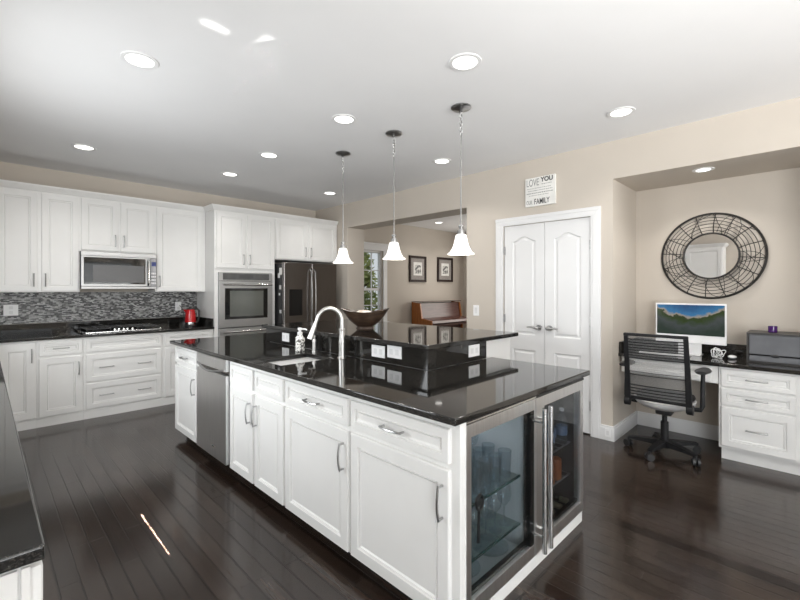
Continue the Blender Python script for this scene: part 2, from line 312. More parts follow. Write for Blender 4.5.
def tag(o, label, cat, group=None):
    o['label'] = label; o['category'] = cat
    if group: o['group'] = group
    return o
def thing(name, label, cat, loc=(0, 0, 0), rz=0, group=None):
    o = bpy.data.objects.new(name, None); o.empty_display_size = 0.1; C.objects.link(o)
    o.location = loc; o.rotation_euler = (0, 0, rz)
    return tag(o, label, cat, group)
def struct(name, mb, mat, parent=None, smooth=False):
    o = mb.build(name, mat, parent, smooth)
    if parent is None: o['kind'] = 'structure'
    return o
def copy_tree(o, parent=None):
    c = o.copy(); C.objects.link(c)
    if parent: c.parent = parent
    for ch in list(o.children): copy_tree(ch, c)
    return c
def slab(xs, ys, inside, z0, z1, bev=0.004):
    mb = MB(); bm = mb.bm; vt = {}
    def v(i, j, z):
        k = (i, j, z)
        if k not in vt: vt[k] = bm.verts.new((xs[i], ys[j], z))
        return vt[k]
    nx, ny = len(xs) - 1, len(ys) - 1
    ok = lambda i, j: 0 <= i < nx and 0 <= j < ny and inside((xs[i]+xs[i+1])/2, (ys[j]+ys[j+1])/2)
    for i in range(nx):
        for j in range(ny):
            if not ok(i, j): continue
            bm.faces.new((v(i,j,z1), v(i+1,j,z1), v(i+1,j+1,z1), v(i,j+1,z1)))
            bm.faces.new((v(i,j,z0), v(i,j+1,z0), v(i+1,j+1,z0), v(i+1,j,z0)))
            for (a, b, di, dj) in (((i,j),(i+1,j),0,-1), ((i+1,j),(i+1,j+1),1,0), ((i+1,j+1),(i,j+1),0,1), ((i,j+1),(i,j),-1,0)):
                if not ok(i+di, j+dj): bm.faces.new((v(*a,z0), v(*b,z0), v(*b,z1), v(*a,z1)))
    bmesh.ops.dissolve_limit(bm, angle_limit=0.01, verts=bm.verts, edges=bm.edges)
    if bev:
        es = [e for e in bm.edges if len(e.link_faces) == 2 and e.calc_face_angle() > 0.5]
        bmesh.ops.bevel(bm, geom=es, offset=bev, segments=3, profile=0.5, affect='EDGES')
    return mb

# ------------------------------------------------------------------ room shell
CZ = 2.77; YB = 6.17; XR = 4.104
struct('floor', MB().box(-0.75, -6.7, -0.1, 9.0, 6.35, 0.0), 'floor')
# ceilings
struct('ceiling', MB().box(-0.75, -6.7, CZ, 9.0, 6.35, CZ + 0.12), 'ceil')
# back wall, with the parlour window opening
wx0, wx1, wz0, wz1 = 4.74, 5.71, 0.75, 2.17
struct('wall_back', MB().box(-0.75, YB, 0, wx0, YB+0.15, CZ).box(wx1, YB, 0, 8.6, YB+0.15, CZ).box(wx0, YB, 0, wx1, YB+0.15, wz0).box(wx0, YB, wz1, wx1, YB+0.15, CZ), 'wall')
# right wall: passage, pantry door recess, desk niche
NY0, NY1, NZ, NX = -0.15, 1.313, 2.42, 4.81
wr = MB()
wr.box(XR, -6.7, 0, NX, NY0, CZ)
wr.box(XR, NY0, NZ, NX, NY1, CZ)
wr.box(NX, -6.7, 0, NX+0.1, NY1+0.2, CZ)
wr.box(XR, NY1, 0, NX, 1.505, CZ)
wr.box(XR, 1.505, 2.10, 4.447, 2.46, CZ)
wr.box(XR+0.06, 1.505, 0, 4.447, 2.46, 2.10)
wr.box(XR, 2.46, 0, 4.447, 2.956, CZ)
wr.box(XR, 2.956, 2.385, 4.447, 5.268, CZ)
wr.box(XR, 5.268, 0, 4.447, YB, CZ)
struct('wall_right', wr, 'wall')
struct('wall_left', MB().box(-0.72, -0.6, 0, -0.57, 2.45, CZ).box(-0.72, 3.85, 0, -0.57, YB, CZ).box(-0.72, 2.45, 0, -0.57, 3.85, 1.05).box(-0.72, 2.45, 2.05, -0.57, 3.85, CZ).box(-0.72, -6.7, 0, -0.57, -2.9, CZ).box(-0.72, -2.9, 2.25, -0.57, -0.6, CZ), 'wall')
struct('wall_front', MB().box(-0.75, -6.7, 0, 4.81, -6.5, 0.55).box(-0.75, -6.7, 2.4, 4.81, -6.5, CZ).box(-0.75, -6.7, 0.55, -0.25, -6.5, 2.4)
       .box(1.75, -6.7, 0.55, 2.15, -6.5, 2.4).box(3.95, -6.7, 0.55, 4.81, -6.5, 2.4), 'wall')
struct('wall_parlor_side', MB().box(8.42, 2.3, 0, 8.6, YB, CZ), 'wall')
struct('wall_parlor_near', MB().box(4.447, 2.3, 0, 8.42, 2.45, CZ), 'wall')

def window(name, x0, x1, z0, z1, y, cols, rows, casing=True):
    f = MB()
    f.box(x0, y, z0, x0+0.04, y+0.08, z1).box(x1-0.04, y, z0, x1, y+0.08, z1).box(x0+0.04, y, z1-0.04, x1-0.04, y+0.08, z1).box(x0+0.04, y, z0, x1-0.04, y+0.08, z0+0.04)
    zm = (z0 + z1) / 2 - 0.06
    f.box(x0+0.04, y, zm-0.025, x1-0.04, y+0.08, zm+0.025)
    for (a, b) in ((z0+0.04, zm-0.025), (zm+0.025, z1-0.04)):
        for k in range(1, cols): xx = x0 + (x1-x0)*k/cols; f.box(xx-0.008, y+0.03, a, xx+0.008, y+0.055, b)
        for k in range(1, rows): zz_ = a + (b-a)*k/rows; f.box(x0+0.04, y+0.031, zz_-0.008, x1-0.04, y+0.054, zz_+0.008)
    o = struct(name, f, 'trim')
    MB().box(x0+0.04, y+0.040, z0+0.04, x1-0.04, y+0.045, z1-0.04).build('pane', 'wglass', o, False)
    return o
window('window_1', wx0, wx1, wz0, wz1, YB+0.04, 4, 2)
cs = MB().box(wx0-0.1, YB-0.02, wz0-0.1, wx0, YB, wz1+0.0).box(wx1, YB-0.02, wz0-0.1, wx1+0.1, YB, wz1)
cs.box(wx0-0.12, YB-0.026, wz1, wx1+0.12, YB, wz1+0.115).box(wx0-0.14, YB-0.05, wz1+0.115, wx1+0.14, YB, wz1+0.15, 0.008).box(wx0-0.12, YB-0.06, wz0-0.03, wx1+0.12, YB, wz0)
struct('trim_1', cs, 'trim')
window('window_2', -0.25, 1.75, 0.55, 2.4, -6.6, 4, 2)
lw = MB()  # unseen window over the left counter, added for side light
for (a, b) in ((2.45, 2.51), (3.12, 3.18), (3.79, 3.85)): lw.box(-0.68, a, 1.05, -0.60, b, 2.05)
lw.box(-0.68, 2.51, 1.05, -0.60, 3.79, 1.11).box(-0.68, 2.51, 1.99, -0.60, 3.79, 2.05)
o = struct('window_4', lw, 'trim'); MB().box(-0.645, 2.51, 1.11, -0.64, 3.79, 1.99).build('pane', 'wglass', o, False)
window('window_3', 2.15, 3.95, 0.55, 2.4, -6.6, 4, 2)
pd = MB()
for (a, b) in ((-2.9, -2.82), (-1.79, -1.71), (-0.68, -0.6)): pd.box(-0.68, a, 0, -0.60, b, 2.25)
pd.box(-0.68, -2.82, 2.17, -0.60, -0.68, 2.25).box(-0.68, -2.82, 0, -0.60, -0.68, 0.1)
o = struct('door_3', pd, 'trim'); MB().box(-0.645, -2.82, 0.1, -0.64, -0.68, 2.17).build('pane', 'wglass', o, False)

# pantry doors: arched two-panel leaves
def arch_poly(x0, x1, z0, z1, rise, i=0.0, n=14):
    x0 += i; x1 -= i; z0 += i; z1 -= i
    pts = [(x0, z0), (x1, z0), (x1, z1 - rise)]
    for k in range(1, n):
        u = k / n; x = x1 + (x0 - x1) * u
        sh = 0.5 - 0.5 * math.cos(2 * PI * u)
        pts.append((x, z1 - rise + rise * sh ** 1.0))
    pts.append((x0, z1 - rise))
    return pts
def leaf(name, y_hi, y_lo, lever_side):
    """leaf facing -X; viewer's left is y_hi"""
    W = y_hi - y_lo; H = 2.085; root = bpy.data.objects.new(name, None)
    mb = MB()
    xs0, xs1 = 0.10, W - 0.10
    T = 0.035
    # slab built as frame around two moulded panels: tessellate each panel as nested loops and fill the remaining face
    bm = mb.bm
    outer = [(0, 0.0), (W, 0.0), (W, H), (0, H)]
    pa = arch_poly(xs0, xs1, 0.90, 1.96, 0.05); pb = [(xs0, 0.20), (xs1, 0.20), (xs1, 0.74), (xs0, 0.74)]
    def vloop(poly, d): return [bm.verts.new((u, -d, v)) for u, v in poly]
    def edges(vs): return [bm.edges.new((vs[i], vs[(i+1) % len(vs)])) for i in range(len(vs))]
    vo = vloop(outer, 0); va = vloop(pa, 0); vb = vloop(pb, 0)
    es = edges(vo) + edges(va) + edges(vb)
    bmesh.ops.triangle_fill(bm, use_beauty=True, use_dissolve=False, edges=es, normal=(0, -1, 0))
    for vs, rise in ((va, 0.085), (vb, None)):
        prev = vs
        for i, d in ((0.010, -0.011), (0.022, -0.011), (0.040, -0.002)):
            if rise: pl = arch_poly(xs0, xs1, 0.90, 1.96, 0.05, i)
            else: pl = [(xs0+i, 0.20+i), (xs1-i, 0.20+i), (xs1-i, 0.74-i), (xs0+i, 0.74-i)]
            nw = vloop(pl, d)
            for k in range(len(nw)):
                j = (k + 1) % len(nw); bm.faces.new((prev[k], prev[j], nw[j], nw[k]))
            prev = nw
        bm.faces.new(prev)
    bk = [bm.verts.new((u, T, v)) for u, v in outer]
    for k in range(4): bm.faces.new((vo[k], vo[(k+1) % 4], bk[(k+1) % 4], bk[k]))
    bm.faces.new(list(reversed(bk)))
    mtx = Matrix.Translation((XR + 0.015, y_hi, 0.012)) @ Matrix.Rotation(-PI/2, 4, 'Z')
    mb.xf(mtx)
    o = mb.build(name, 'trim', None, True, 25); o['kind'] = 'structure'
    yk = (y_lo + 0.055) if lever_side == 'R' else (y_hi - 0.055)
    sgn = 1 if lever_side == 'R' else -1
    h = MB().cyl((XR+0.016, yk, 1.0), (XR-0.004, yk, 1.0), 0.030, 20).cyl((XR-0.004, yk, 1.0), (XR-0.045, yk, 1.0), 0.013, 12)
    h.tube([(XR-0.045, yk, 1.0), (XR-0.05, yk+sgn*0.03, 1.002), (XR-0.048, yk+sgn*0.075, 1.006), (XR-0.045, yk+sgn*0.11, 1.002)], [0.014, 0.012, 0.009, 0.007], 10)
    h.ell((XR-0.045, yk, 1.0), 0.018, 0.02, 0.02)
    h.build('door_handle', 'nickel', o)
    yh = y_hi if lever_side == 'R' else y_lo
    for z in (0.28, 1.08, 1.83):
        MB().box(XR+0.004, yh-0.013, z-0.045, XR+0.016, yh+0.013, z+0.045, 0.003).build('hinge', 'nickel', o)
    return o
leaf('door_1', 2.452, 1.984, 'R'); leaf('door_2', 1.980, 1.512, 'L')
tr = MB()
def casing(mb, y0, y1, z0, z1):
    mb.box(XR-0.016, y0, z0, XR, y1, z1).box(XR-0.022, y0+0.012, z0, XR-0.016, y1-0.02, z1, 0.003)
casing(tr, 2.456, 2.546, 0, 2.1); casing(tr, 1.418, 1.508, 0, 2.1)
tr.box(XR-0.016, 1.418, 2.1, XR, 2.546, 2.185).box(XR-0.024, 1.418, 2.15, XR-0.016, 2.546, 2.185, 0.003).box(XR-0.021, 1.45, 2.112, XR-0.016, 2.51, 2.14)
struct('trim_2', tr, 'trim')
def bboard(name, segs):
    mb = MB()
    for (x0, y0, x1, y1, nx, ny) in segs:     # footprint line with outward normal
        for (d, za, zb) in ((0.016, 0.0, 0.115), (0.011, 0.115, 0.135)):
            xs_ = sorted((x0, x1 + nx*d)) if nx else (x0, x1); ys_ = sorted((y0, y1 + ny*d)) if ny else (y0, y1)
            mb.box(xs_[0], ys_[0], za, xs_[1], ys_[1], zb)
    return struct(name, mb, 'trim')
bboard('baseboard_right', [(XR, NY1, XR, 1.418, -1, 0), (XR, 2.546, XR, 2.956, -1, 0)])
bboard('baseboard_niche', [(XR-0.016, NY1, NX, NY1, 0, -1), (NX, 0.56, NX, NY1-0.016, -1, 0)])
bboard('baseboard_parlor', [(4.447, YB, 8.42, YB, 0, -1)])

# tile backsplash on the back wall
tag(MB().box(-0.56, YB-0.010, 1.022, 2.128, YB-0.001, 1.368).build('tile_backsplash', 'tile', None, False), 'grey strip mosaic tile backsplash between the black counter and the wall cabinets', 'backsplash')

# ------------------------------------------------------------------ cabinets
def pull(p, L_, vert, parent, mat='nickel'):
    """arched bar pull on a front facing -y, centred at p"""
    x, y, z = p; mb = MB(); h = L_ / 2
    pts = []
    for k in range(9):
        u = -1 + 2 * k / 8; d = 0.024 + 0.010 * (1 - u * u)
        pts.append((x, y - d, z + u * h) if vert else (x + u * h, y - d, z))
    mb.tube(pts, 0.0052, 8)
    for s_ in (-1, 1):
        a = (x, y, z + s_*(h-0.006)) if vert else (x + s_*(h-0.006), y, z)
        b_ = (a[0], a[1]-0.026, a[2]); mb.cyl(a, b_, 0.0055, 8)
    return mb.build('handle', mat, parent)
def cabinet(label, loc, rz, W, D, z0, z1, fronts, group=None, name='base_cabinet', hollow=False, extra=None):
    t = thing(name, label, 'cabinet', loc, rz, group)
    b_ = MB()
    if hollow:
        b_.box(0, 0, z0, 0.04, 0.02, z1).box(W-0.04, 0, z0, W, 0.02, z1).box(0.04, 0, z0, W-0.04, 0.02, z0+0.04).box(0.04, 0, z1-0.035, W-0.04, 0.02, z1)
        b_.box(0, 0.02, z0, 0.018, D, z1).box(W-0.018, 0.02, z0, W, D, z1).box(0.018, D-0.018, z0, W-0.018, D, z1).box(0.018, 0.02, z0, W-0.018, D-0.018, z0+0.018)
        b_.box(W/2-0.02, 0, z0+0.04, W/2+0.02, 0.02, z1-0.035).box(0.04, 0, 0.675, W/2-0.02, 0.02, 0.73).box(W/2+0.02, 0, 0.675, W-0.04, 0.02, 0.73)
    else:
        b_.box(0, 0, z0, W, D, z1)
    if extra: extra(b_)
    b_.build('body', 'white', t, False)
    for f in fronts:
        x0, x1, a, b2 = f['r']
        o = MB().front(x0, a, x1, b2, 0.02, f.get('fw', 0.055)).build(f['k'], 'white', t, True, 20)
        for (hx, hz, vert) in f.get('h', ()):
            pull((hx, -0.02, hz), 0.135 if not f.get('hl') else f['hl'], vert, o)
    return t
def D_(x0, x1, z0, z1, side=None, up=True, hl=0.14, **k):
    h = []
    if side:
        hx = x0 + 0.03 if side == 'L' else x1 - 0.03
        hz = (z1 - 0.13) if up else (z0 + 0.12)
        h = [(hx, hz, True)]
    return dict(k='door', r=(x0, x1, z0, z1), h=h, hl=hl, **k)
def W_(x0, x1, z0, z1, n=1, fw=0.034, **k):
    zc = (z0 + z1) / 2
    h = [] if n == 0 else [((x0+x1)/2, zc, False)] if n == 1 else [(x0+(x1-x0)*0.25, zc, False), (x0+(x1-x0)*0.75, zc, False)]
    return dict(k='drawer', r=(x0, x1, z0, z1), h=h, fw=fw, **k)

# back wall: wall cabinets
YU = 5.845
GU = 'white wall cabinets on the back wall'
cabinet('tall white wall cabinet with two doors, left of the microwave', (-0.235, YU, 0), 0, 1.003, YB-YU-0.004, 1.37, 2.445,
        [D_(0.325, 0.644, 1.38, 2.425, 'R', False), D_(0.678, 0.992, 1.38, 2.425, 'L', False)], name='wall_cabinet', group=GU)
cabinet('short white wall cabinet with two doors directly above the microwave', (0.768, YU, 0), 0, 0.756, YB-YU-0.004, 1.835, 2.445,
        [D_(0.012, 0.362, 1.848, 2.425, 'R', False), D_(0.388, 0.738, 1.848, 2.425, 'L', False)], name='wall_cabinet', group=GU)
cabinet('tall single-door white wall cabinet between the microwave and the wall ovens', (1.524, YU, 0), 0, 0.604, YB-YU-0.004, 1.37, 2.445,
        [D_(0.014, 0.552, 1.38, 2.425, 'L', False)], name='wall_cabinet', group=GU)
YT = 5.545
# oven tower
t = thing('oven_cabinet', 'tall white cabinet tower housing the double wall oven', 'cabinet', (2.132, YT, 0), 0)
b_ = MB(); Wt = 0.858; Dt = YB - YT - 0.006
b_.box(0, 0, 0, 0.02, Dt, 2.445).box(Wt-0.02, 0, 0, Wt, Dt, 2.445).box(0.02, Dt-0.02, 0, Wt-0.02, Dt, 2.445)
b_.box(0.02, 0, 1.63, Wt-0.02, Dt-0.02, 2.445).box(0.02, 0, 0, Wt-0.02, Dt-0.02, 0.245)
b_.box(0.02, 0, 0.245, 0.05, 0.02, 1.63).box(Wt-0.05, 0, 0.245, Wt-0.02, 0.02, 1.63)
b_.build('body', 'white', t, False)
for (x0, x1, sd) in ((0.022, 0.412, 'R'), (0.440, 0.840, 'L')):
    f = D_(x0, x1, 1.685, 2.42, sd, False); o = MB().front(x0, 1.685, x1, 2.42).build('door', 'white', t, True, 20)
    pull((f['h'][0][0], -0.02, f['h'][0][1]), 0.14, True, o)
MB().front(0.022, 0.03, 0.836, 0.225, 0.02, 0.04).build('drawer', 'white', t, True, 20)
cabinet('white two-door wall cabinet above the refrigerator', (2.992, YT, 0), 0, 1.108, YB-YT-0.004, 1.835, 2.445,
        [D_(0.012, 0.532, 1.85, 2.42, 'R', False), D_(0.568, 1.085, 1.85, 2.42, 'L', False)], name='wall_cabinet', group=None)
# crown moulding along the cabinet tops
def crown(mb, pts, out, zo=0.0):
    prof = [(0.0, 2.447), (0.012, 2.447), (0.018, 2.462), (0.045, 2.495), (0.045, 2.508), (0.0, 2.508)]
    loops = []
    for (x, y), (ox, oy) in zip(pts, out):
        loops.append([(x + ox*d, y + oy*d, z + zo) for d, z in prof])
    mb.loft(loops)
cm = MB(); crown(cm, [(-0.235, YU-0.001), (2.130, YU-0.001), (2.130, YT-0.001), (4.098, YT-0.001)], [(0, -1), (-1, -1), (-1, -1), (0, -1)])
cm.box(-0.235, YU, 2.447, 2.131, YB-0.01, 2.49).box(2.131, YT, 2.447, 4.098, YB-0.01, 2.49)
tag(cm.build('crown_molding', 'white', None, True, 25), 'white crown moulding running along the tops of the back cabinets', 'moulding')
# left wall cabinets (seen in the round mirror)
cabinet('white two-door wall cabinet on the left wall near the viewer', (-0.24, 1.2, 0), PI/2, 1.22, 0.32, 1.37, 2.205,
        [D_(0.02 + k*0.6, 0.58 + k*0.6, 1.38, 2.185, 'R' if k % 2 == 0 else 'L', False) for k in range(2)], name='wall_cabinet')
cm = MB(); crown(cm, [(-0.56, 1.199), (-0.239, 1.199), (-0.239, 2.42)], [(0, -1), (1, -1), (1, 0)], -0.24)
tag(cm.build('crown_molding', 'white', None, True, 25), 'white crown moulding over the left wall cabinet', 'moulding')

# back wall: base cabinets (face frame at Y 5.57, fronts at 5.55)
YF = 5.57; ZT = 0.884
def toe(W):
    return lambda b_: b_.box(0, -0.012, 0, W, 0, 0.085)
def bc(label, x0, x1, fronts, **k):
    return cabinet(label, (x0, YF, 0), 0, x1-x0, YB-YF-0.012, 0.0, ZT, fronts, extra=toe(x1-x0), **k)
bc('narrow white base cabinet with one full-height door at the left end of the back run', 0.092, 0.385, [D_(0.005, 0.283, 0.10, 0.865, 'R', fw=0.07)])
bc('white base cabinet with one drawer over one door, left of the cooktop cabinet', 0.386, 0.764, [W_(0.015, 0.366, 0.72, 0.86), D_(0.015, 0.366, 0.10, 0.695, 'R')])
bc('wide white drawer cabinet under the cooktop with two deep drawers', 0.765, 1.534, [W_(0.02, 0.75, 0.72, 0.86, 0), W_(0.02, 0.75, 0.40, 0.695, 2, 0.05), W_(0.02, 0.75, 0.105, 0.38, 2, 0.05)])
bc('white base cabinet under the red kettle, right of the cooktop cabinet', 1.535, 2.128, [W_(0.02, 0.575, 0.72, 0.86, 0), D_(0.02, 0.29, 0.10, 0.695, 'R'), D_(0.305, 0.575, 0.10, 0.695, 'L')])
# left run
t = cabinet('white base cabinets of the left counter beside the viewer', (0.064, 1.065, 0), PI/2, 4.47, 0.60, 0.0, ZT,
        [W_(0.012 + k*0.63, 0.60 + k*0.63, 0.72, 0.86, 0) for k in range(7)] + [D_(0.012 + k*0.63, 0.60 + k*0.63, 0.10, 0.695, 'R') for k in range(7)])
MB().box(-0.009, 0.018, 0.0, -0.0005, 0.60, 0.874).build('end_panel', 'white', t, False)
MB().box(-0.009, 0.0, 0.0, -0.0005, 0.013, 0.874).build('end_stile', 'white', t, False)

# countertops of the back and left runs
ct = slab([-0.565, 0.085, 2.128], [1.04, 5.527, YB-0.012], lambda x, y: x < 0.085 or y > 5.527, 0.885, 0.915, 0.006)
ct = tag(ct.build('countertop', 'granite'), 'polished black granite countertop running along the back wall and left side', 'countertop')
MB().box(-0.56, YB-0.034, 0.9155, 2.105, YB-0.0125, 1.02, 0.002).build('backsplash_strip', 'granite', ct)
MB().box(2.106, 5.56, 0.9155, 2.127, YB-0.0125, 1.02, 0.002).build('side_splash', 'granite', ct)

# ------------------------------------------------------------------ island (facing -X; local x runs towards -Y)
XI = 1.305
def ic(label, y_hi, y_lo, D, fronts, **k):
    return cabinet(label, (XI, y_hi, 0), -PI/2, y_hi-y_lo, D, 0.075, ZT, fronts, **k)
ic('white island cabinet with one drawer over one door at the far end, beyond the dishwasher', 4.30, 3.714, 0.56, [W_(0.012, 0.56, 0.715, 0.852), D_(0.012, 0.56, 0.085, 0.69, 'R')])
ic('white island sink cabinet with two doors beside the dishwasher', 3.092, 2.272, 0.56, [W_(0.04, 0.402, 0.715, 0.852, 0), W_(0.434, 0.804, 0.715, 0.852, 0), D_(0.04, 0.402, 0.085, 0.69, 'R'), D_(0.434, 0.804, 0.085, 0.69, 'L')], hollow=True)
ic('white island cabinet with wide drawer over one door, middle of the long side', 2.271, 1.640, 0.56, [W_(0.012, 0.618, 0.715, 0.852), D_(0.012, 0.618, 0.085, 0.69, 'R')])
ic('white island cabinet with drawer and door, at the near corner by the coolers', 1.639, 0.972, 0.042, [W_(0.012, 0.626, 0.715, 0.852), D_(0.012, 0.626, 0.085, 0.69, 'R')])
tag(MB().box(1.375, 1.0, 0.0, 1.40, 4.25, 0.074).build('toe_kick', 'black', None, False), 'recessed toe kick under the island cabinets, blackened for shade', 'toe kick')  # black stands in for the shadow of the recess
tag(MB().box(1.35, 0.992, 0.0, 2.556, 1.008, 0.064, 0.003).build('base_board', 'white', None, False), 'white base board under the two glass-door coolers', 'board')
# bar body behind the riser
t = thing('bar_cabinet', 'white cabinet block carrying the raised bar top of the island', 'cabinet', (1.904, 1.664, 0), 0)
b_ = MB().box(0, 0, 0.0, 0.976, 1.96, 1.038); b_.build('body', 'white', t, False)
# worktop with the sink cut-out
SX0, SX1, SY0, SY1 = 1.345, 1.745, 2.41, 2.735
ct = slab([1.25, SX0, SX1, 1.879, 2.577], [0.952, 1.639, SY0, SY1, 3.652, 4.33],
          lambda x, y: not (SX0 < x < SX1 and SY0 < y < SY1) and not (x > 1.879 and 1.639 < y < 3.652), 0.885, 0.915, 0.006)
ct = tag(ct.build('countertop', 'granite'), 'polished black granite island worktop with the sink cut into it', 'countertop')
br_ = tag(slab([1.852, 2.915], [1.612, 3.69], lambda x, y: True, 1.0395, 1.0695, 0.006).build('bar_counter', 'granite'), 'raised black granite bar top of the island, under the wooden bowl', 'bar top')
rs = tag(MB().box(1.880, 1.640, 0.9155, 1.9035, 3.650, 1.039).box(1.9035, 1.640, 0.9155, 2.512, 1.6635, 1.039).box(1.9035, 3.6265, 0.9155, 2.512, 3.650, 1.039).build('granite_riser', 'granite', None, False),
         'black granite riser between island worktop and bar top, fitted with outlets', 'riser')
for y in (2.34, 2.78):
    MB().box(1.874, y-0.022, 0.916, 1.8798, y+0.022, 1.036, 0.002).build('joint_strip', 'granite', rs)
# far end / back side panels of the island
tag(MB().box(1.90, 3.655, 0.0, 2.53, 4.28, 0.884).build('island_end_panel', 'white', None, False), 'white panelled body of the island behind its far end', 'cabinet')

# ------------------------------------------------------------------ coolers
def cooler(label, x0, hinge_left, glass, lining, lit):
    W = 0.60; t = thing('beverage_cooler', label, 'cooler', (x0, 0.985, 0), 0, 'glass-door coolers in the island end')
    z0, z1, Dp = 0.068, 0.866, 0.56; f0 = 0.045
    b_ = MB().box(0, f0, z0, 0.025, Dp, z1).box(W-0.025, f0, z0, W, Dp, z1).box(0.025, f0, z0, W-0.025, Dp, z0+0.03).box(0.025, f0, z1-0.05, W-0.025, Dp, z1).box(0.025, Dp-0.025, z0+0.03, W-0.025, Dp, z1-0.05)
    b_.build('body', lining, t, False)
    fr = MB(); zt = z1 - 0.012
    sl_, sr_ = (0.052, 0.046) if hinge_left else (0.092, 0.042)      # stile widths
    fr.box(0, 0, z0, sl_, f0-0.003, zt, 0.003).box(W-(0.010 if hinge_left else sr_), 0, z0, W, f0-0.003, zt, 0.003)
    fr.box(sl_, 0.001, z0, W-0.011, f0-0.003, z0+0.062, 0.003).box(sl_, 0.001, zt-0.055, W-0.011, f0-0.003, zt, 0.003)
    d = fr.build('door', 'steelh', t)
    MB().box(sl_, 0.012, z0+0.062, W-sr_, 0.018, zt-0.055).build('glass', glass, d, False)
    g = MB()
    if hinge_left: g.box(W-sr_, 0.003, z0+0.063, W-0.0105, f0-0.004, zt-0.056)
    else: g.box(sl_, 0.019, z0+0.063, sl_+0.012, f0-0.004, zt-0.056)
    g.box(sl_, 0.019, z0+0.063, W-sr_, f0-0.004, z0+0.080)
    g.build('gasket', 'blackglass', d, False)
    hx = W - 0.03 if hinge_left else 0.03
    h = MB().cyl((hx, -0.062, z0+0.055), (hx, -0.062, zt-0.03), 0.0115, 14)
    for z in (z0+0.13, zt-0.10): h.cyl((hx, 0.0, z), (hx, -0.055, z), 0.007, 10)
    h.build('handle', 'chrome', d)
    MB().box(0.0, -0.004, zt+0.002, W, 0.03, zt+0.014, 0.002).build('top_trim', 'chrome' if lit else 'black', t)
    if lit:
        for z in (0.215, 0.457):
            MB().box(0.028, 0.075, z-0.003, W-0.028, Dp-0.03, z+0.003).build('shelf', 'shelfglass', t, False)
            MB().box(0.028, 0.068, z-0.005, W-0.028, 0.0745, z+0.005).build('shelf_edge', 'shelfedge', t, False)
        MB().box(0.06, 0.30, z1-0.056, W-0.06, 0.33, z1-0.051).build('interior_lamp', 'coolled', t, False)
    else:
        MB().box(0.06, 0.16, z1-0.056, W-0.06, 0.18, z1-0.051).build('interior_lamp', emis('added_cooler_glow', (0.9, 0.95, 1.0), 5.0), t, False)  # glowing strip added to make the bottles show in the unlit cooler
        for z in (0.28, 0.47):
            s_ = MB()
            for k in range(9): s_.cyl((0.03 + k*0.0675, 0.07, z), (0.03 + k*0.0675, Dp-0.03, z), 0.003, 6)
            s_.cyl((0.028, 0.07, z), (W-0.028, 0.07, z), 0.005, 6).cyl((0.028, Dp-0.035, z), (W-0.028, Dp-0.035, z), 0.005, 6)
            s_.build('rack', 'nickel', t)
    return t
CX1, CX2 = 1.350, 1.956
cooler('stainless glass-door cooler full of stemware, at the near corner of the island', CX1, True, 'cglass', 'coolwall', True)
cooler('stainless glass-door cooler with dark interior holding bottles, nearer the pantry doors', CX2, False, 'dglass', 'cooldark', False)

# stemware
def wine_glass():
    prof = [(0.033, 0), (0.033, 0.002), (0.006, 0.006), (0.0042, 0.02), (0.004, 0.085), (0.012, 0.095), (0.031, 0.12), (0.037, 0.15), (0.034, 0.185), (0.030, 0.20)]
    return MB().lathe(prof, n=16, cap1=False).build('wine_glass', 'stem')
def tumbler():
    return MB().lathe([(0.026, 0), (0.028, 0.004), (0.034, 0.13), (0.0335, 0.13), (0.0275, 0.008)], n=16).build('tumbler', 'stem')
wg = wine_glass(); tb = tumbler(); n_g = 0
labels = {('w', 0): 'clear stemmed wine glass on the upper glass shelf of the cooler', ('w', 1): 'clear stemmed wine glass on the lower glass shelf of the cooler',
          ('t', 0): 'clear straight tumbler on the upper glass shelf of the cooler', ('t', 1): 'clear straight tumbler on the lower glass shelf of the cooler'}
first = {}
for (si, z) in ((0, 0.4605), (1, 0.2185)):
    for r in range(3):
        for k in range(6):
            kind = 't' if (k < 2) == (si == 1) and r < 2 else 'w'
            src = wg if kind == 'w' else tb
            o = src if kind not in first else src.copy()
            if kind in first: C.objects.link(o)
            first[kind] = 1
            o.location = (CX1 + 0.085 + k*0.086 + random.uniform(-.004, .004), 0.985 + 0.125 + r*0.10 + random.uniform(-.004, .004), z)
            tag(o, labels[(kind, si)], 'glass', 'glasses on the %s cooler shelf' % ('upper', 'lower')[si])
for k, (x, y) in enumerate(((0.20, 0.17), (0.43, 0.16))):
    o = MB().lathe([(0.05, 0), (0.075, 0.006), (0.095, 0.022), (0.093, 0.024), (0.073, 0.009), (0.02, 0.005)], n=24).build('glass_dish', 'stem')
    o.location = (CX1 + x, 0.985 + y, 0.109); tag(o, ('clear glass dish at left on the floor of the lit cooler', 'clear glass dish at right on the floor of the lit cooler')[k], 'dish')
ox = CX1 + 0.188
pdl = MB().tube([(ox+0.024*math.cos(a), 1.0385, 0.467+0.032*math.sin(a)) for a in [2*PI*k/18 for k in range(18)]], 0.007, 8, True)
pdl.box(ox-0.022, 1.0345, 0.455, ox+0.022, 1.0425, 0.479).tube([(ox-0.004, 1.0385, 0.437), (ox-0.007, 1.0385, 0.38), (ox-0.010, 1.0385, 0.295)], [0.007, 0.006, 0.009], 8)
tag(pdl.build('bottle_opener', 'black'), 'black ring-headed opener hanging behind the glass of the stemware cooler', 'opener')
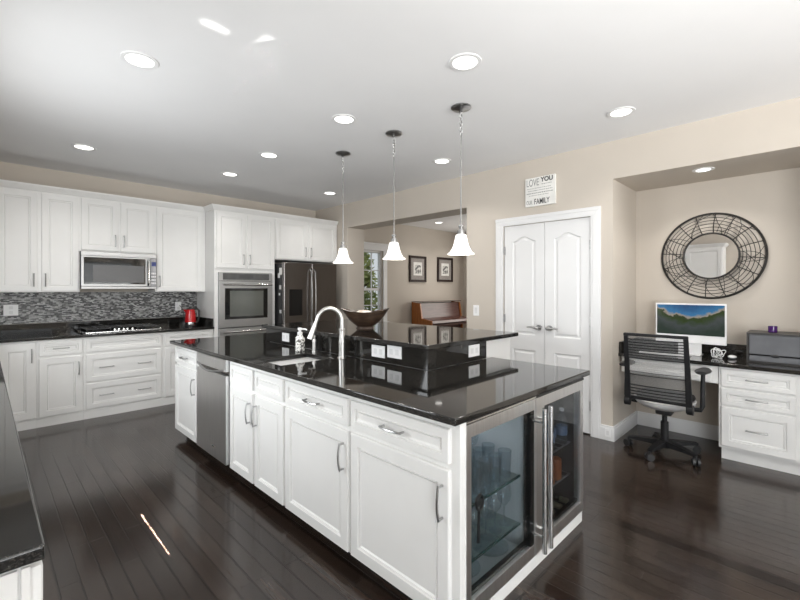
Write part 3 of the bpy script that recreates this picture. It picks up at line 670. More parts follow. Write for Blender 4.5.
# bottles of the second cooler
for k in range(5):
    t = thing('water_bottle', 'clear plastic drink bottle on the upper rack of the dark cooler', 'bottle', (CX2 + 0.175 + k*0.085, 1.08 + 0.03*(k % 2), 0.476), 0, 'drink bottles on the upper cooler rack')
    MB().lathe([(0.028, 0), (0.031, 0.006), (0.031, 0.13), (0.026, 0.155), (0.012, 0.18), (0.012, 0.192)], n=16).build('bottle_body', 'water', t)
    MB().lathe([(0.0315, 0.05), (0.0315, 0.105)], n=16, cap0=False, cap1=False).build('paper_label', 'bluelabel', t)
    MB().lathe([(0.014, 0.193), (0.014, 0.208)], n=12).build('cap', 'whiteplastic', t)
for k in range(2):
    o = MB().lathe([(0.03, 0), (0.033, 0.004), (0.033, 0.115), (0.026, 0.122)], n=16).build('drink_can', 'orange')
    o.location = (CX2 + 0.34 + k*0.09, 1.08, 0.2865); tag(o, ('orange drink can on the lower cooler rack, left of the other can', 'orange drink can on the lower cooler rack, right of the other can')[k], 'can')
def wine(loc, label):
    t = thing('wine_bottle', label, 'bottle', loc, 0, 'wine bottles lying in the dark cooler')
    prof = [(0.036, 0.30), (0.0375, 0.29), (0.0375, 0.11), (0.03, 0.09), (0.0155, 0.07), (0.0145, 0.0)]
    rot = Matrix.Rotation(-PI/2, 4, 'X')
    MB().lathe(prof, n=18).xf(rot).build('bottle_body', 'wine', t)
    MB().lathe([(0.0165, 0.045), (0.0165, -0.003), (0.012, -0.005)], n=14).xf(rot).build('foil_cap', 'foil', t)
for k in range(5): wine((CX2 + 0.145 + k*0.09, 1.042, 0.1365), 'dark wine bottle lying neck forward on the floor of the dark cooler')
for k in range(2): wine((CX2 + 0.15 + k*0.09, 1.075, 0.322), 'dark wine bottle lying neck forward on the lower rack of the dark cooler')

# ------------------------------------------------------------------ dishwasher (faces -X)
t = thing('dishwasher', 'stainless steel dishwasher built into the long side of the island', 'dishwasher', (1.300, 3.708, 0), -PI/2)
W = 0.606
MB().box(0.005, 0.03, 0.09, W-0.005, 0.55, 0.875).build('body', 'black', t, False)
d = MB().box(0.003, -0.022, 0.085, W-0.003, 0.028, 0.752, 0.004).box(0.003, -0.022, 0.782, W-0.003, 0.028, 0.872, 0.004).build('door', 'steelh', t)
MB().box(0.003, 0.004, 0.752, W-0.003, 0.028, 0.782).build('handle_pocket', 'bsteel', d, False)  # dark steel stands in for the shadow under the handle
pts = [(0.03 + (W-0.06)*k/14, -0.020 - 0.022*math.sin(PI*k/14), 0.790 - 0.030*math.sin(PI*k/14)) for k in range(15)]
MB().tube(pts, 0.009, 10).build('handle', 'steel', d)
MB().box(W*0.55, -0.0235, 0.165, W*0.55+0.06, -0.0222, 0.18).build('badge', 'chrome', d, False)

# ------------------------------------------------------------------ sink, faucet, soap
t = thing('sink', 'stainless undermount sink set in the island worktop', 'sink', ((SX0+SX1)/2, (SY0+SY1)/2, 0.70))
hx, hy = (SX1-SX0)/2 + 0.006, (SY1-SY0)/2 + 0.006
def rr(hx, hy, z, r=0.03, n=5):
    out = []
    for (cx_, cy_, a0) in ((hx-r, hy-r, 0), (-hx+r, hy-r, 90), (-hx+r, -hy+r, 180), (hx-r, -hy+r, 270)):
        for k in range(n + 1):
            a = math.radians(a0 + 90*k/n); out.append((cx_ + r*math.cos(a), cy_ + r*math.sin(a), z))
    return out
MB().loft([rr(hx+0.004, hy+0.004, 0.1835), rr(hx+0.004, hy+0.004, 0.1825), rr(hx+0.002, hy+0.002, 0.182), rr(hx, hy, 0.0, 0.03), rr(hx-0.03, hy-0.03, -0.008, 0.03), rr(hx-0.03, hy-0.03, 0.0, 0.03),
           rr(hx-0.012, hy-0.012, 0.01, 0.03), rr(hx-0.003, hy-0.003, 0.04, 0.03), rr(hx, hy, 0.1835, 0.03)][::1], True, False).build('basin', 'sinksteel', t)
MB().lathe([(0.045, 0.0), (0.045, 0.004), (0.03, 0.003)], n=20).build('drain', 'chrome', t)

t = thing('faucet', 'tall brushed steel gooseneck faucet behind the island sink', 'faucet', (1.80, 2.375, 0.9155))
MB().lathe([(0.030, 0), (0.030, 0.006), (0.024, 0.012), (0.0225, 0.10), (0.024, 0.104), (0.024, 0.118), (0.0215, 0.122), (0.020, 0.19), (0.0225, 0.195), (0.0225, 0.205), (0.016, 0.21)], n=24).build('base', 'faucet', t)
dx, dy = -0.235, 0.155                       # where the spout ends, seen from its base
Ls = math.hypot(dx, dy); ux, uy = dx/Ls, dy/Ls
pts = [(0, 0, 0.205), (0, 0, 0.23)]
R = 0.086
for k in range(13):
    a = PI * k / 12 * 0.94; s_ = R*(1-math.cos(a)); pts.append((ux*s_, uy*s_, 0.262 + R*1.05*math.sin(a)))
e = pts[-1]; pts += [(e[0]+ux*0.012, e[1]+uy*0.012, e[2]-0.03)]
MB().tube(pts, 0.0135, 14).build('spout', 'faucet', t)
e = pts[-1]
MB().tube([e, (e[0]+ux*0.014, e[1]+uy*0.014, e[2]-0.04), (e[0]+ux*0.038, e[1]+uy*0.038, e[2]-0.11)], [0.0145, 0.018, 0.023], 14).build('spray_head', 'faucet', t)
MB().tube([(0.015, 0.015, 0.075), (0.03, 0.03, 0.08), (0.045, 0.045, 0.115)], [0.009, 0.007, 0.006], 10).build('lever', 'faucet', t)

t = thing('soap_dispenser', 'black and white patterned soap bottle with white pump behind the sink', 'soap dispenser', (1.755, 2.855, 0.9155))
MB().lathe([(0.033, 0), (0.037, 0.005), (0.038, 0.09), (0.036, 0.105), (0.022, 0.123), (0.016, 0.13)], n=24).build('bottle_body', 'damask', t)
MB().lathe([(0.018, 0.130), (0.020, 0.133), (0.020, 0.15), (0.011, 0.153), (0.011, 0.165), (0.017, 0.168), (0.017, 0.182), (0.01, 0.185)], n=18).tube([(0, 0, 0.174), (0.03, -0.03, 0.174), (0.038, -0.038, 0.166)], 0.006, 8).build('pump', 'whiteplastic', t)
t = thing('soap_dispenser', 'small steel deck-mounted dispenser right of the patterned soap bottle', 'soap dispenser', (1.815, 2.745, 0.9155))
MB().lathe([(0.020, 0), (0.020, 0.01), (0.0165, 0.014), (0.0165, 0.075), (0.019, 0.08), (0.017, 0.095), (0.008, 0.10), (0.008, 0.115), (0.012, 0.118), (0.011, 0.128)], n=18).build('body', 'faucet', t)
MB().tube([(0, 0, 0.122), (-0.035, 0.0, 0.126), (-0.05, 0.0, 0.12)], 0.005, 8).build('spout', 'faucet', t)

# ------------------------------------------------------------------ outlets, switch
def plate(label, mtx, w_, h_, sl, cat='outlet', group=None, name='outlet'):
    t = thing(name, label, cat, (0, 0, 0), 0, group); t.matrix_world = mtx      # plate in local xz, facing -y
    MB().box(-w_/2, -0.006, -h_/2, w_/2, 0, h_/2, 0.002).build('cover_plate', 'whiteplastic', t)
    s_ = MB()
    for (a, b2, c, d2) in sl: s_.box(a, -0.0075, b2, c, -0.0061, d2)
    s_.build('socket' if cat == 'outlet' else 'toggle', 'lightgrey', t, False)
    return t
def face_x(x, y, z): return Matrix.Translation((x, y, z)) @ Matrix.Rotation(-PI/2, 4, 'Z')
def face_y(x, y, z): return Matrix.Translation((x, y, z))
hs = [(-0.042, -0.018, -0.012, 0.018), (0.012, -0.018, 0.042, 0.018)]
vs_ = [(-0.016, 0.010, 0.016, 0.042), (-0.016, -0.042, 0.016, -0.010)]
plate('white horizontal outlet on the bar riser, left of a close pair behind the faucet', face_x(1.8795, 2.075, 0.984), 0.130, 0.080, hs)
plate('white horizontal outlet on the bar riser, right of the pair near the riser corner', face_x(1.8795, 1.920, 0.996), 0.130, 0.080, hs)
plate('white outlet on the riser left of the patterned soap bottle', face_x(1.8795, 3.285, 0.980), 0.115, 0.075, hs)
plate('white horizontal outlet on the short near-end face of the bar riser', face_y(2.357, 1.6395, 0.985), 0.125, 0.080, hs)
plate('white outlet on the tile backsplash at the left edge', face_y(0.215, YB-0.0105, 1.175), 0.118, 0.118, vs_)
plate('white outlet on the tile backsplash with the kettle plug in it', face_y(1.885, YB-0.0105, 1.17), 0.075, 0.118, vs_)
plate('white double rocker switch on the wall between passage and pantry doors', face_x(XR-0.0005, 2.818, 1.152), 0.078, 0.125, [(-0.017, -0.034, 0.017, 0.034)], 'switch', None, 'light_switch')
plate('small white outlet on the baseboard beside the desk niche', face_x(XR-0.0165, 1.352, 0.072), 0.05, 0.075, [(-0.012, -0.02, 0.012, 0.02)])

# ------------------------------------------------------------------ microwave (over the range)
t = thing('microwave', 'stainless over-range microwave hung under the short wall cabinet', 'microwave', (0.772, 5.77, 1.405), 0)
W = 0.748; H = 0.425
MB().box(0, 0.03, 0, W, 0.385, H).build('body', 'black', t, False)
d = MB().box(0, 0, 0.03, 0.682, 0.029, H-0.05, 0.004).box(0, 0.0, H-0.048, W, 0.029, H, 0.004).box(0, 0.0, 0, W, 0.029, 0.028, 0.004).build('door', 'steel', t)
MB().box(0.022, -0.004, 0.055, 0.628, 0.0, H-0.065, 0.002).build('window', 'blackglass', d)
MB().box(0.105, -0.0055, 0.075, 0.61, -0.0041, H-0.15).build('window_screen', noise_var(pmat('grey_screen', (0.1, 0.1, 0.1), 0.35), (0.075, 0.075, 0.078), (0.11, 0.11, 0.112), 200), d, False)
hp = [(0.655, -0.002, 0.045), (0.655, -0.032, 0.07), (0.655, -0.042, 0.20), (0.655, -0.032, 0.33), (0.655, -0.002, 0.355)]
MB().tube(hp, 0.0125, 10).build('handle', 'chrome', d)
p_ = MB().box(0.685, 0.0, 0.03, W, 0.029, H-0.05, 0.003).build('control_panel', noise_var(pmat('slate_control', (0.18, 0.18, 0.19), 0.3, 0.6), (0.2, 0.2, 0.21), (0.24, 0.24, 0.25), 8), t)
MB().box(0.692, -0.002, 0.28, 0.742, -0.0001, 0.33).build('display', emis('clock_display', (0.02, 0.03, 0.12), 0.6), p_, False)
kp = MB()
for i in range(3):
    for j in range(4): kp.box(0.692+i*0.018, -0.0015, 0.06+j*0.04, 0.704+i*0.018, -0.0001, 0.08+j*0.04)
kp.build('keypad', 'lightgrey', p_, False)

# ------------------------------------------------------------------ double wall oven
t = thing('wall_oven', 'stainless double wall oven built into the white tower', 'oven', (2.184, YT-0.03, 0.25), 0)
W = 0.754
MB().box(0.01, 0.045, 0.0, W-0.01, 0.55, 1.37).build('body', 'black', t, False)
cp = MB().box(0, 0.006, 1.265, W, 0.043, 1.378, 0.003).build('control_panel', 'steel', t)
MB().box(0.05, 0.002, 1.278, W-0.05, 0.0058, 1.366).build('panel_glass', noise_var(pmat('grey_panel_glass', (0.09, 0.09, 0.09), 0.1), (0.08, 0.08, 0.08), (0.11, 0.11, 0.11), 6), cp, False)
MB().box(0.27, 0.0005, 1.30, 0.47, 0.0018, 1.345).build('display', 'slot', cp, False)
def odoor(z0, z1):
    d = MB().box(0, 0.0, z0, W, 0.043, z1, 0.004).build('door', 'steel', t)
    MB().box(0.075, -0.003, z0+0.11, W-0.075, -0.0001, z1-0.095).build('window', 'blackglass', d, False)
    MB().box(0.14, -0.0045, z0+0.145, W-0.14, -0.0031, z1-0.13).build('window_glass', 'ovenglass', d, False)
    h = MB().cyl((0.03, -0.05, z1-0.045), (W-0.03, -0.05, z1-0.045), 0.0135, 14)
    for x in (0.06, W-0.06): h.cyl((x, 0.0, z1-0.045), (x, -0.05, z1-0.045), 0.009, 10)
    h.build('handle', 'chrome', d)
odoor(0.64, 1.26); odoor(0.01, 0.63)

# ------------------------------------------------------------------ refrigerator
t = thing('refrigerator', 'black stainless french-door refrigerator beside the wall ovens', 'refrigerator', (3.02, 5.33, 0), 0)
W = 0.92
MB().box(0.003, 0.075, 0.02, W-0.003, 0.80, 1.775, 0.004).box(0.05, 0.03, 0.0, W-0.05, 0.7, 0.02).build('body', noise_var(pmat('fridge_side', (0.025, 0.025, 0.026), 0.35), (0.02, 0.02, 0.021), (0.03, 0.03, 0.031), 20), t)
def fdoor(x0, x1, z0, z1):
    return MB().box(x0, 0, z0, x1, 0.07, z1, 0.012, 3).build('door', 'bsteel', t)
dl = fdoor(0, 0.457, 0.70, 1.79); dr = fdoor(0.463, W, 0.70, 1.79)
fz = MB().box(0, 0, 0.06, W, 0.07, 0.69, 0.012, 3).build('freezer_drawer', 'bsteel', t)
def fh(x, par):
    MB().tube([(x, -0.002, 0.80), (x, -0.045, 0.84), (x, -0.06, 1.10), (x, -0.06, 1.38), (x, -0.045, 1.66), (x, -0.002, 1.70)], 0.0095, 10).build('handle', 'nickel', par)
fh(0.428, dl); fh(0.492, dr)
MB().tube([(0.06, -0.002, 0.60), (0.09, -0.05, 0.60), (0.46, -0.06, 0.60), (0.83, -0.05, 0.60), (0.86, -0.002, 0.60)], 0.0125, 10).build('handle', 'nickel', fz)
dp = MB().box(0.085, -0.004, 1.02, 0.115, -0.0002, 1.40).box(0.265, -0.004, 1.02, 0.295, -0.0002, 1.40).box(0.115, -0.004, 1.335, 0.265, -0.0002, 1.40).box(0.115, -0.004, 1.02, 0.265, -0.0002, 1.045)
dp.box(0.115, -0.0012, 1.045, 0.265, -0.0002, 1.335)
dp = dp.build('dispenser', 'blackglass', dl, False)
# things stuck to the side of the refrigerator
for k, (y, z, w_, h_, mm, lab, nm) in enumerate(((5.425, 1.66, 0.07, 0.10, 'paper', 'topmost white note held on the refrigerator side', 'note'), (5.478, 1.60, 0.05, 0.07, 'lightgrey', 'small grey magnet below the top note on the refrigerator side', 'magnet'),
    (5.44, 1.43, 0.045, 0.06, 'paper', 'small white note halfway up the refrigerator side', 'note'), (5.46, 1.33, 0.035, 0.035, 'whiteplastic', 'round white magnet under the middle note on the refrigerator side', 'magnet'),
    (5.43, 1.08, 0.05, 0.05, 'lightgrey', 'lowest grey magnet on the refrigerator side', 'magnet'))):
    tag(MB().box(3.016, y-w_/2, z-h_/2, 3.0225, y+w_/2, z+h_/2, 0.001).build(nm, mm, None, False), lab, nm)

# ------------------------------------------------------------------ cooktop
t = thing('cooktop', 'gas cooktop with steel front trim set in the black counter below the microwave', 'cooktop', (0.785, 5.60, 0.9155), 0)
W, Dk = 0.745, 0.50
MB().box(0, 0.03, 0, W, Dk, 0.012, 0.003).build('glass_plate', 'blackglass', t)
MB().box(0, 0.0, 0, W, 0.03, 0.014, 0.003).build('front_trim', 'chrome', t)
for i, (x0, x1) in enumerate(((0.02, 0.24), (0.26, 0.485), (0.505, 0.725))):
    g = MB(); y0 = 0.17 if i == 1 else 0.05; y1 = 0.48
    g.tube([(x0, y0, 0.042), (x1, y0, 0.042), (x1, y1, 0.042), (x0, y1, 0.042)], 0.006, 6, True)
    for y in ((0.15, 0.27, 0.37) if i != 1 else (0.25, 0.32, 0.40)): g.cyl((x0, y, 0.044), (x1, y, 0.044), 0.005, 6)
    xm = (x0+x1)/2; g.cyl((xm, y0, 0.045), (xm, y1, 0.045), 0.005, 6)
    for x in (x0, x1):
        for y in (y0, y1): g.cyl((x, y, 0.0125), (x, y, 0.042), 0.006, 6)
    g.build('grate', 'black', t)
for (x, y) in ((0.13, 0.15), (0.13, 0.37), (0.372, 0.33), (0.615, 0.15), (0.615, 0.37)):
    MB().lathe([(0.045, 0.0125), (0.045, 0.022), (0.03, 0.024), (0.03, 0.032), (0.0, 0.034)], (x, y, 0), 20).build('burner', 'satinblack', t)
for k in range(5):
    MB().lathe([(0.017, 0.0125), (0.017, 0.016), (0.014, 0.034), (0.006, 0.036)], (0.285 + k*0.044, 0.085 + 0.03*(k % 2), 0), 16).build('knob', 'chrome', t)

# ------------------------------------------------------------------ kettle, plug
t = thing('kettle', 'red electric kettle with black handle on the back counter', 'kettle', (1.925, 5.80, 0.9155), math.radians(-35)); t.scale = (0.86, 0.86, 1.08)
MB().lathe([(0.082, 0), (0.084, 0.008), (0.078, 0.02)], n=28).build('base', 'black', t)
b_ = MB().lathe([(0.076, 0.021), (0.079, 0.04), (0.074, 0.12), (0.064, 0.19), (0.058, 0.205)], n=28).build('body', 'red', t)
MB().lathe([(0.0775, 0.022), (0.081, 0.030), (0.0795, 0.052)], n=28, cap0=False, cap1=False).build('base_band', 'chrome', b_)
MB().lathe([(0.058, 0.206), (0.055, 0.217), (0.025, 0.224), (0.012, 0.24), (0.0, 0.242)], n=24).build('lid', 'black', t)
MB().loft([[(-0.052, -0.02, 0.145), (-0.052, 0.02, 0.145), (-0.052, 0.026, 0.2), (-0.052, -0.026, 0.2)], [(-0.088, -0.008, 0.185), (-0.088, 0.008, 0.185), (-0.095, 0.012, 0.207), (-0.095, -0.012, 0.207)]]).build('spout', 'red', t)
MB().tube([(0.05, 0, 0.205), (0.09, 0, 0.215), (0.122, 0, 0.19), (0.122, 0, 0.12), (0.108, 0, 0.06), (0.078, 0, 0.045)], [0.013, 0.014, 0.014, 0.013, 0.012, 0.011], 10).build('handle', 'black', t)
t = thing('power_plug', 'white plug with dark cord in the backsplash outlet by the kettle', 'plug', (1.885, YB-0.0185, 1.195))
MB().box(-0.02, -0.035, -0.022, 0.02, 0, 0.03, 0.005).build('plug_body', 'whiteplastic', t)
MB().tube([(0.005, -0.037, -0.01), (0.02, -0.06, -0.04), (0.035, -0.09, -0.09), (0.03, -0.14, -0.20), (0.02, -0.17, -0.2635)], 0.004, 8).build('cord', 'black', t)

# ------------------------------------------------------------------ bowl on the bar
t = thing('bowl', 'dark boat-shaped wooden bowl on the raised bar', 'bowl', (2.305, 2.715, 1.070), -PI/4)
n = 40; rows = []
def bowl_loop(r, z, k_in=1.0, tip=0.0):
    out = []
    for k in range(n):
        a = 2*PI*k/n; c, s_ = math.cos(a), math.sin(a); e_ = abs(c) ** 4
        out.append((c*r*(1.0 + 0.12*tip*e_), s_*r*0.72, z + tip*0.022*e_ - tip*0.012*(1-abs(c))))
    return out
lp = [bowl_loop(0.080, 0.0), bowl_loop(0.076, 0.006), bowl_loop(0.068, 0.016), bowl_loop(0.092, 0.034), bowl_loop(0.128, 0.062, 1, .1), bowl_loop(0.155, 0.095, 1, .35), bowl_loop(0.178, 0.135, 1, .8), bowl_loop(0.188, 0.150, 1, 1),
      bowl_loop(0.180, 0.151, 1, 1), bowl_loop(0.168, 0.135, 1, .8), bowl_loop(0.12, 0.09, 1, .3), bowl_loop(0.06, 0.055)]
MB().loft(lp).build('bowl_body', 'bowlwood', t)
tag(MB().ell((2.275, 2.695, 1.205), 0.075, 0.055, 0.022, 20, 10).build('seashell', 'bowlin'), 'pale rounded ornament lying inside the dark bowl', 'ornament')

# ------------------------------------------------------------------ ceiling lights
def can(x, y, label, z=CZ, power=7.0, r=0.085):
    t = thing('recessed_light', label, 'ceiling light', (x, y, z), 0, 'recessed ceiling lights')
    MB().lathe([(r-0.012, -0.001), (r-0.010, -0.007), (r+0.012, -0.006), (r+0.016, -0.001)], n=32, cap0=False, cap1=False).build('trim_ring', 'canring', t)
    MB().lathe([(r-0.011, -0.002), (0.001, -0.002)], n=32, cap0=False).build('lens', 'lens', t)
    l = bpy.data.lights.new('can_lamp', 'AREA'); l.shape = 'DISK'; l.size = 0.12; l.energy = power; l.color = (1, 0.97, 0.93); l.spread = math.radians(125)
    o = bpy.data.objects.new('can_lamp', l); C.objects.link(o); o.parent = t; o.location = (0, 0, -0.012)
for x, y, lab in ((0.662, 2.85, 'recessed ceiling light over the left aisle, largest at upper left of the photo'), (2.049, 1.488, 'recessed ceiling light left of and above the nearest pendant canopy'),
                  (2.049, 2.675, 'recessed ceiling light just above the farthest pendant canopy'), (3.477, 1.054, 'recessed ceiling light in front of the desk niche, rightmost on the main ceiling'),
                  (0.687, 4.975, 'recessed ceiling light over the tall two-door wall cabinet at the left'), (2.059, 3.935, 'recessed ceiling light left of the farthest pendant, right of the one above the oven tower'),
                  (2.072, 4.912, 'recessed ceiling light in front of the oven tower'), (3.484, 4.875, 'recessed ceiling light in front of the refrigerator cabinet near the room corner'),
                  (3.458, 2.811, 'recessed ceiling light near the passage header, beside the nearest pendant cord')):
    can(x, y, lab)
can(4.263+0.06, 0.665, 'recessed light in the soffit of the desk niche above the round mirror', NZ, 6.0, 0.065)

# pendants
def pendant(x, y, label):
    t = thing('pendant_light', label, 'pendant lamp', (x, y, CZ), 0, 'three bell-shaped pendants over the bar')
    MB().lathe([(0.074, -0.0005), (0.076, -0.008), (0.066, -0.017), (0.022, -0.026), (0.008, -0.04), (0.001, -0.042)], n=28).build('canopy', 'nickel', t)
    ch = MB()
    for k in range(7):
        zc = -0.052 - k*0.024; a0 = PI/2*(k % 2)
        ch.tube([(math.cos(a0)*0.011*math.cos(a), math.sin(a0)*0.011*math.cos(a), zc + 0.016*math.sin(a)) for a in [2*PI*j/12 for j in range(12)]], 0.0032, 6, True)
    ch.build('chain', 'nickel', t)
    zt = 1.828 - CZ
    MB().cyl((0, 0, -0.212), (0, 0, zt+0.05), 0.0055, 10).build('rod', 'nickel', t)
    MB().lathe([(0.008, zt+0.055), (0.022, zt+0.048), (0.022, zt+0.040), (0.013, zt+0.036), (0.013, zt+0.022), (0.027, zt+0.016), (0.030, zt-0.012), (0.028, zt-0.02)], n=24).build('socket_cap', 'nickel', t)
    zb = 1.665 - CZ
    MB().lathe([(0.030, zb+0.148), (0.040, zb+0.144), (0.0455, zb+0.12), (0.053, zb+0.085), (0.064, zb+0.05), (0.083, zb+0.018), (0.104, zb+0.003), (0.104, zb), (0.099, zb), (0.080, zb+0.018), (0.060, zb+0.05), (0.049, zb+0.085), (0.0415, zb+0.12), (0.036, zb+0.14), (0.022, zb+0.146)], n=32, cap0=False, cap1=False).build('glass_shade', 'shade', t)
    l = bpy.data.lights.new('pendant_lamp', 'POINT'); l.energy = 4; l.color = (1, 0.95, 0.88); l.shadow_soft_size = 0.03
    o = bpy.data.objects.new('pendant_lamp', l); C.objects.link(o); o.parent = t; o.location = (0, 0, zb - 0.04)
pendant(2.553, 3.35, 'bell-shaped white glass pendant lamp, farthest of three, before the refrigerator')
pendant(2.541, 2.605, 'bell-shaped white glass pendant lamp, middle of three, before the passage window')
pendant(2.534, 1.877, 'bell-shaped white glass pendant lamp, nearest of three, beside the passage edge')

# ------------------------------------------------------------------ sign above the pantry doors
t = thing('wall_sign', 'white square sign with love and family lettering above the pantry doors', 'sign', (XR-0.001, 2.012, 2.42), -PI/2)
MB().box(-0.163, -0.03, -0.15, 0.163, 0, 0.15, 0.003).build('board', 'paper', t)
def text(body, size, x, z, mat, sx=1.0, bold=0.0):
    cu = bpy.data.curves.new('txt', 'FONT'); cu.body = body; cu.size = size; cu.extrude = 0.0006; cu.offset = bold
    o = bpy.data.objects.new('txt', cu); C.objects.link(o)
    dg = bpy.context.evaluated_depsgraph_get(); me = bpy.data.meshes.new_from_object(o.evaluated_get(dg))
    bpy.data.objects.remove(o); bpy.data.curves.remove(cu)
    me.transform(Matrix.Translation((x, -0.0312, z)) @ Matrix.Rotation(PI/2, 4, 'X') @ Matrix.Diagonal((sx, 1, 1, 1)))
    me.materials.clear(); me.materials.append(M[mat]); me.name = 'lettering'
    q = bpy.data.objects.new('lettering', me); C.objects.link(q); q.parent = t
text('LOVE', 0.105, -0.150, 0.062, 'greyink', 0.56, 0.0005)
text('YOU', 0.066, 0.012, 0.094, 'ink', 0.92, 0.0022)
text('OUR', 0.062, -0.150, -0.128, 'greyink', 0.5)
text('FAMILY', 0.080, -0.062, -0.130, 'ink', 0.64, 0.0008)
for (z, x0, x1, h_) in ((0.070, 0.02, 0.13, 0.007), (0.036, -0.14, 0.12, 0.005), (0.012, -0.13, 0.14, 0.006), (-0.014, -0.145, 0.14, 0.009), (-0.038, -0.12, 0.10, 0.005)):
    x = x0; ln = MB()
    while x < x1:
        w_ = random.uniform(0.006, 0.02); ln.box(x, -0.0316, z-h_/2, min(x+w_, x1), -0.0304, z+h_/2); x += w_ + random.uniform(0.003, 0.007)
    ln.build('text_line', 'greyink', t, False)

# ------------------------------------------------------------------ desk niche
t = cabinet('white three-drawer desk pedestal in the niche under the black desktop', (4.285, 0.555, 0), -PI/2, 0.69, 0.50, 0.105, 0.768,
            [W_(0.018, 0.462, 0.612, 0.752), W_(0.018, 0.462, 0.462, 0.596), W_(0.018, 0.462, 0.125, 0.445, 1, 0.05)], name='desk_pedestal', extra=lambda b_: b_.box(0.012, 0.05, 0.0, 0.69, 0.5, 0.105))
t = thing('pencil_drawer', 'white shallow drawer apron above the knee space of the desk', 'drawer', (4.285, NY1-0.018, 0), -PI/2)
MB().box(0, 0, 0.622, 0.735, 0.42, 0.768).build('body', 'white', t, False)
MB().front(0.02, 0.632, 0.69, 0.755, 0.02, 0.03).build('drawer_front', 'white', t, True, 20)
dt = tag(slab([4.245, NX-0.002], [NY0+0.005, NY1-0.002], lambda x, y: True, 0.7685, 0.80, 0.005).build('desktop', 'granite'), 'black granite desktop in the wall niche', 'desktop')
MB().box(NX-0.024, NY0+0.006, 0.8005, NX-0.0025, NY1-0.003, 0.905, 0.002).build('backsplash_strip', 'granite', dt)
MB().box(4.26, NY1-0.024, 0.8005, NX-0.025, NY1-0.003, 0.905, 0.002).build('side_splash', 'granite', dt)

# wire-framed round mirror
t = thing('wall_mirror', 'round mirror in a wide woven dark wire frame on the niche wall', 'mirror', (NX, 0.681, 1.712), 0)
def ring(r, x, n=72): return [(x, r*math.cos(2*PI*k/n), r*math.sin(2*PI*k/n)) for k in range(n)]
MB().cyl((-0.012, 0, 0), (-0.030, 0, 0), 0.207, 64).build('mirror_glass', 'mirror', t)
fr = MB().tube(ring(0.210, -0.034), 0.008, 8, True).tube(ring(0.396, -0.014), 0.007, 8, True).tube(ring(0.388, -0.02), 0.005, 6, True)
prof = lambda r: -0.034 - 0.055*math.sin(PI*min(1, max(0, (r-0.21)/0.186)))*0.9 + 0.02*(r-0.21)/0.186
for k, r in enumerate((0.236, 0.264, 0.293, 0.323, 0.353)): fr.tube(ring(r, prof(r)), 0.0030, 6, True)
for k in range(16):
    a = 2*PI*k/16 + 0.1
    fr.tube([(prof(r), r*math.cos(a), r*math.sin(a)) for r in (0.21, 0.25, 0.30, 0.35, 0.392)], 0.0040, 6)
fr.build('wire_frame', 'wire', t)
sq = MB(); rnd = random.Random(3)
for c in range(7):
    a0 = 2*PI*c/7 + rnd.uniform(-.2, .2)
    for q in range(3):
        a1 = a0 + rnd.uniform(-0.25, 0.25); a2 = a1 + rnd.uniform(0.35, 0.8)*rnd.choice((-1, 1)); pts = []
        for k in range(10):
            u = k/9; a = a1 + (a2-a1)*u; r = 0.215 + 0.175*(u if q != 1 else math.sin(PI*u)); r += 0.008*math.sin(9*u+q)
            pts.append((prof(r)-0.006, r*math.cos(a), r*math.sin(a)))
        sq.tube(pts, 0.0026, 6)
sq.build('woven_wire', 'wire', t)

# all-in-one computer
t = thing('computer_monitor', 'white-framed all-in-one computer showing a river landscape on the desk', 'computer', (4.60, 0.812, 0.8005), 0)
o = MB().box(-0.006, -0.272, 0.105, 0.006, 0.272, 0.47, 0.004).build('housing', 'whiteplastic', t)
q = MB().box(-0.002, -0.259, -0.138, 0.002, 0.259, 0.138).build('screen', 'screen', t, False); q.location = (-0.0075, 0, 0.319)
MB().box(0.008, -0.09, 0.006, 0.018, 0.09, 0.22, 0.003).box(-0.06, -0.09, 0, 0.09, 0.09, 0.006, 0.002).build('stand', 'lightgrey', t)
t = tag(MB().box(4.40, 0.78, 0.8005, 4.51, 1.18, 0.812, 0.004).build('keyboard', 'whiteplastic'), 'slim white keyboard on the desk in front of the computer', 'keyboard')
tag(MB().ell((4.575, 0.500, 0.8163), 0.052, 0.031, 0.0155, 20, 10).build('mouse', 'whiteplastic'), 'white computer mouse on the black desktop, right of the computer', 'mouse')
cb = MB(); rnd = random.Random(5)
for q in range(5):
    cy_, r_ = 0.585 + rnd.uniform(-0.02, 0.03), rnd.uniform(0.026, 0.040); tl = rnd.uniform(-0.6, 0.6); pts = []
    for k in range(18):
        a = 2*PI*k/18; v_ = r_*(0.9+0.25*math.sin(3*a+q)); yl, zl = v_*math.cos(a)*0.8, v_*math.sin(a)
        pts.append((4.50 + 0.012*q + 0.012*math.sin(2*a+q), cy_ + yl*math.cos(tl) - zl*math.sin(tl), 0.848 + yl*math.sin(tl) + zl*math.cos(tl)))
    cb.tube(pts, 0.0036, 7, True)
cb.tube([(4.50, 0.56, 0.8045), (4.52, 0.60, 0.8045), (4.55, 0.62, 0.8045), (4.51, 0.59, 0.82)], 0.0036, 7)
tag(cb.build('cable_coil', 'whiteplastic'), 'coil of white cable standing under the right end of the computer', 'cable')

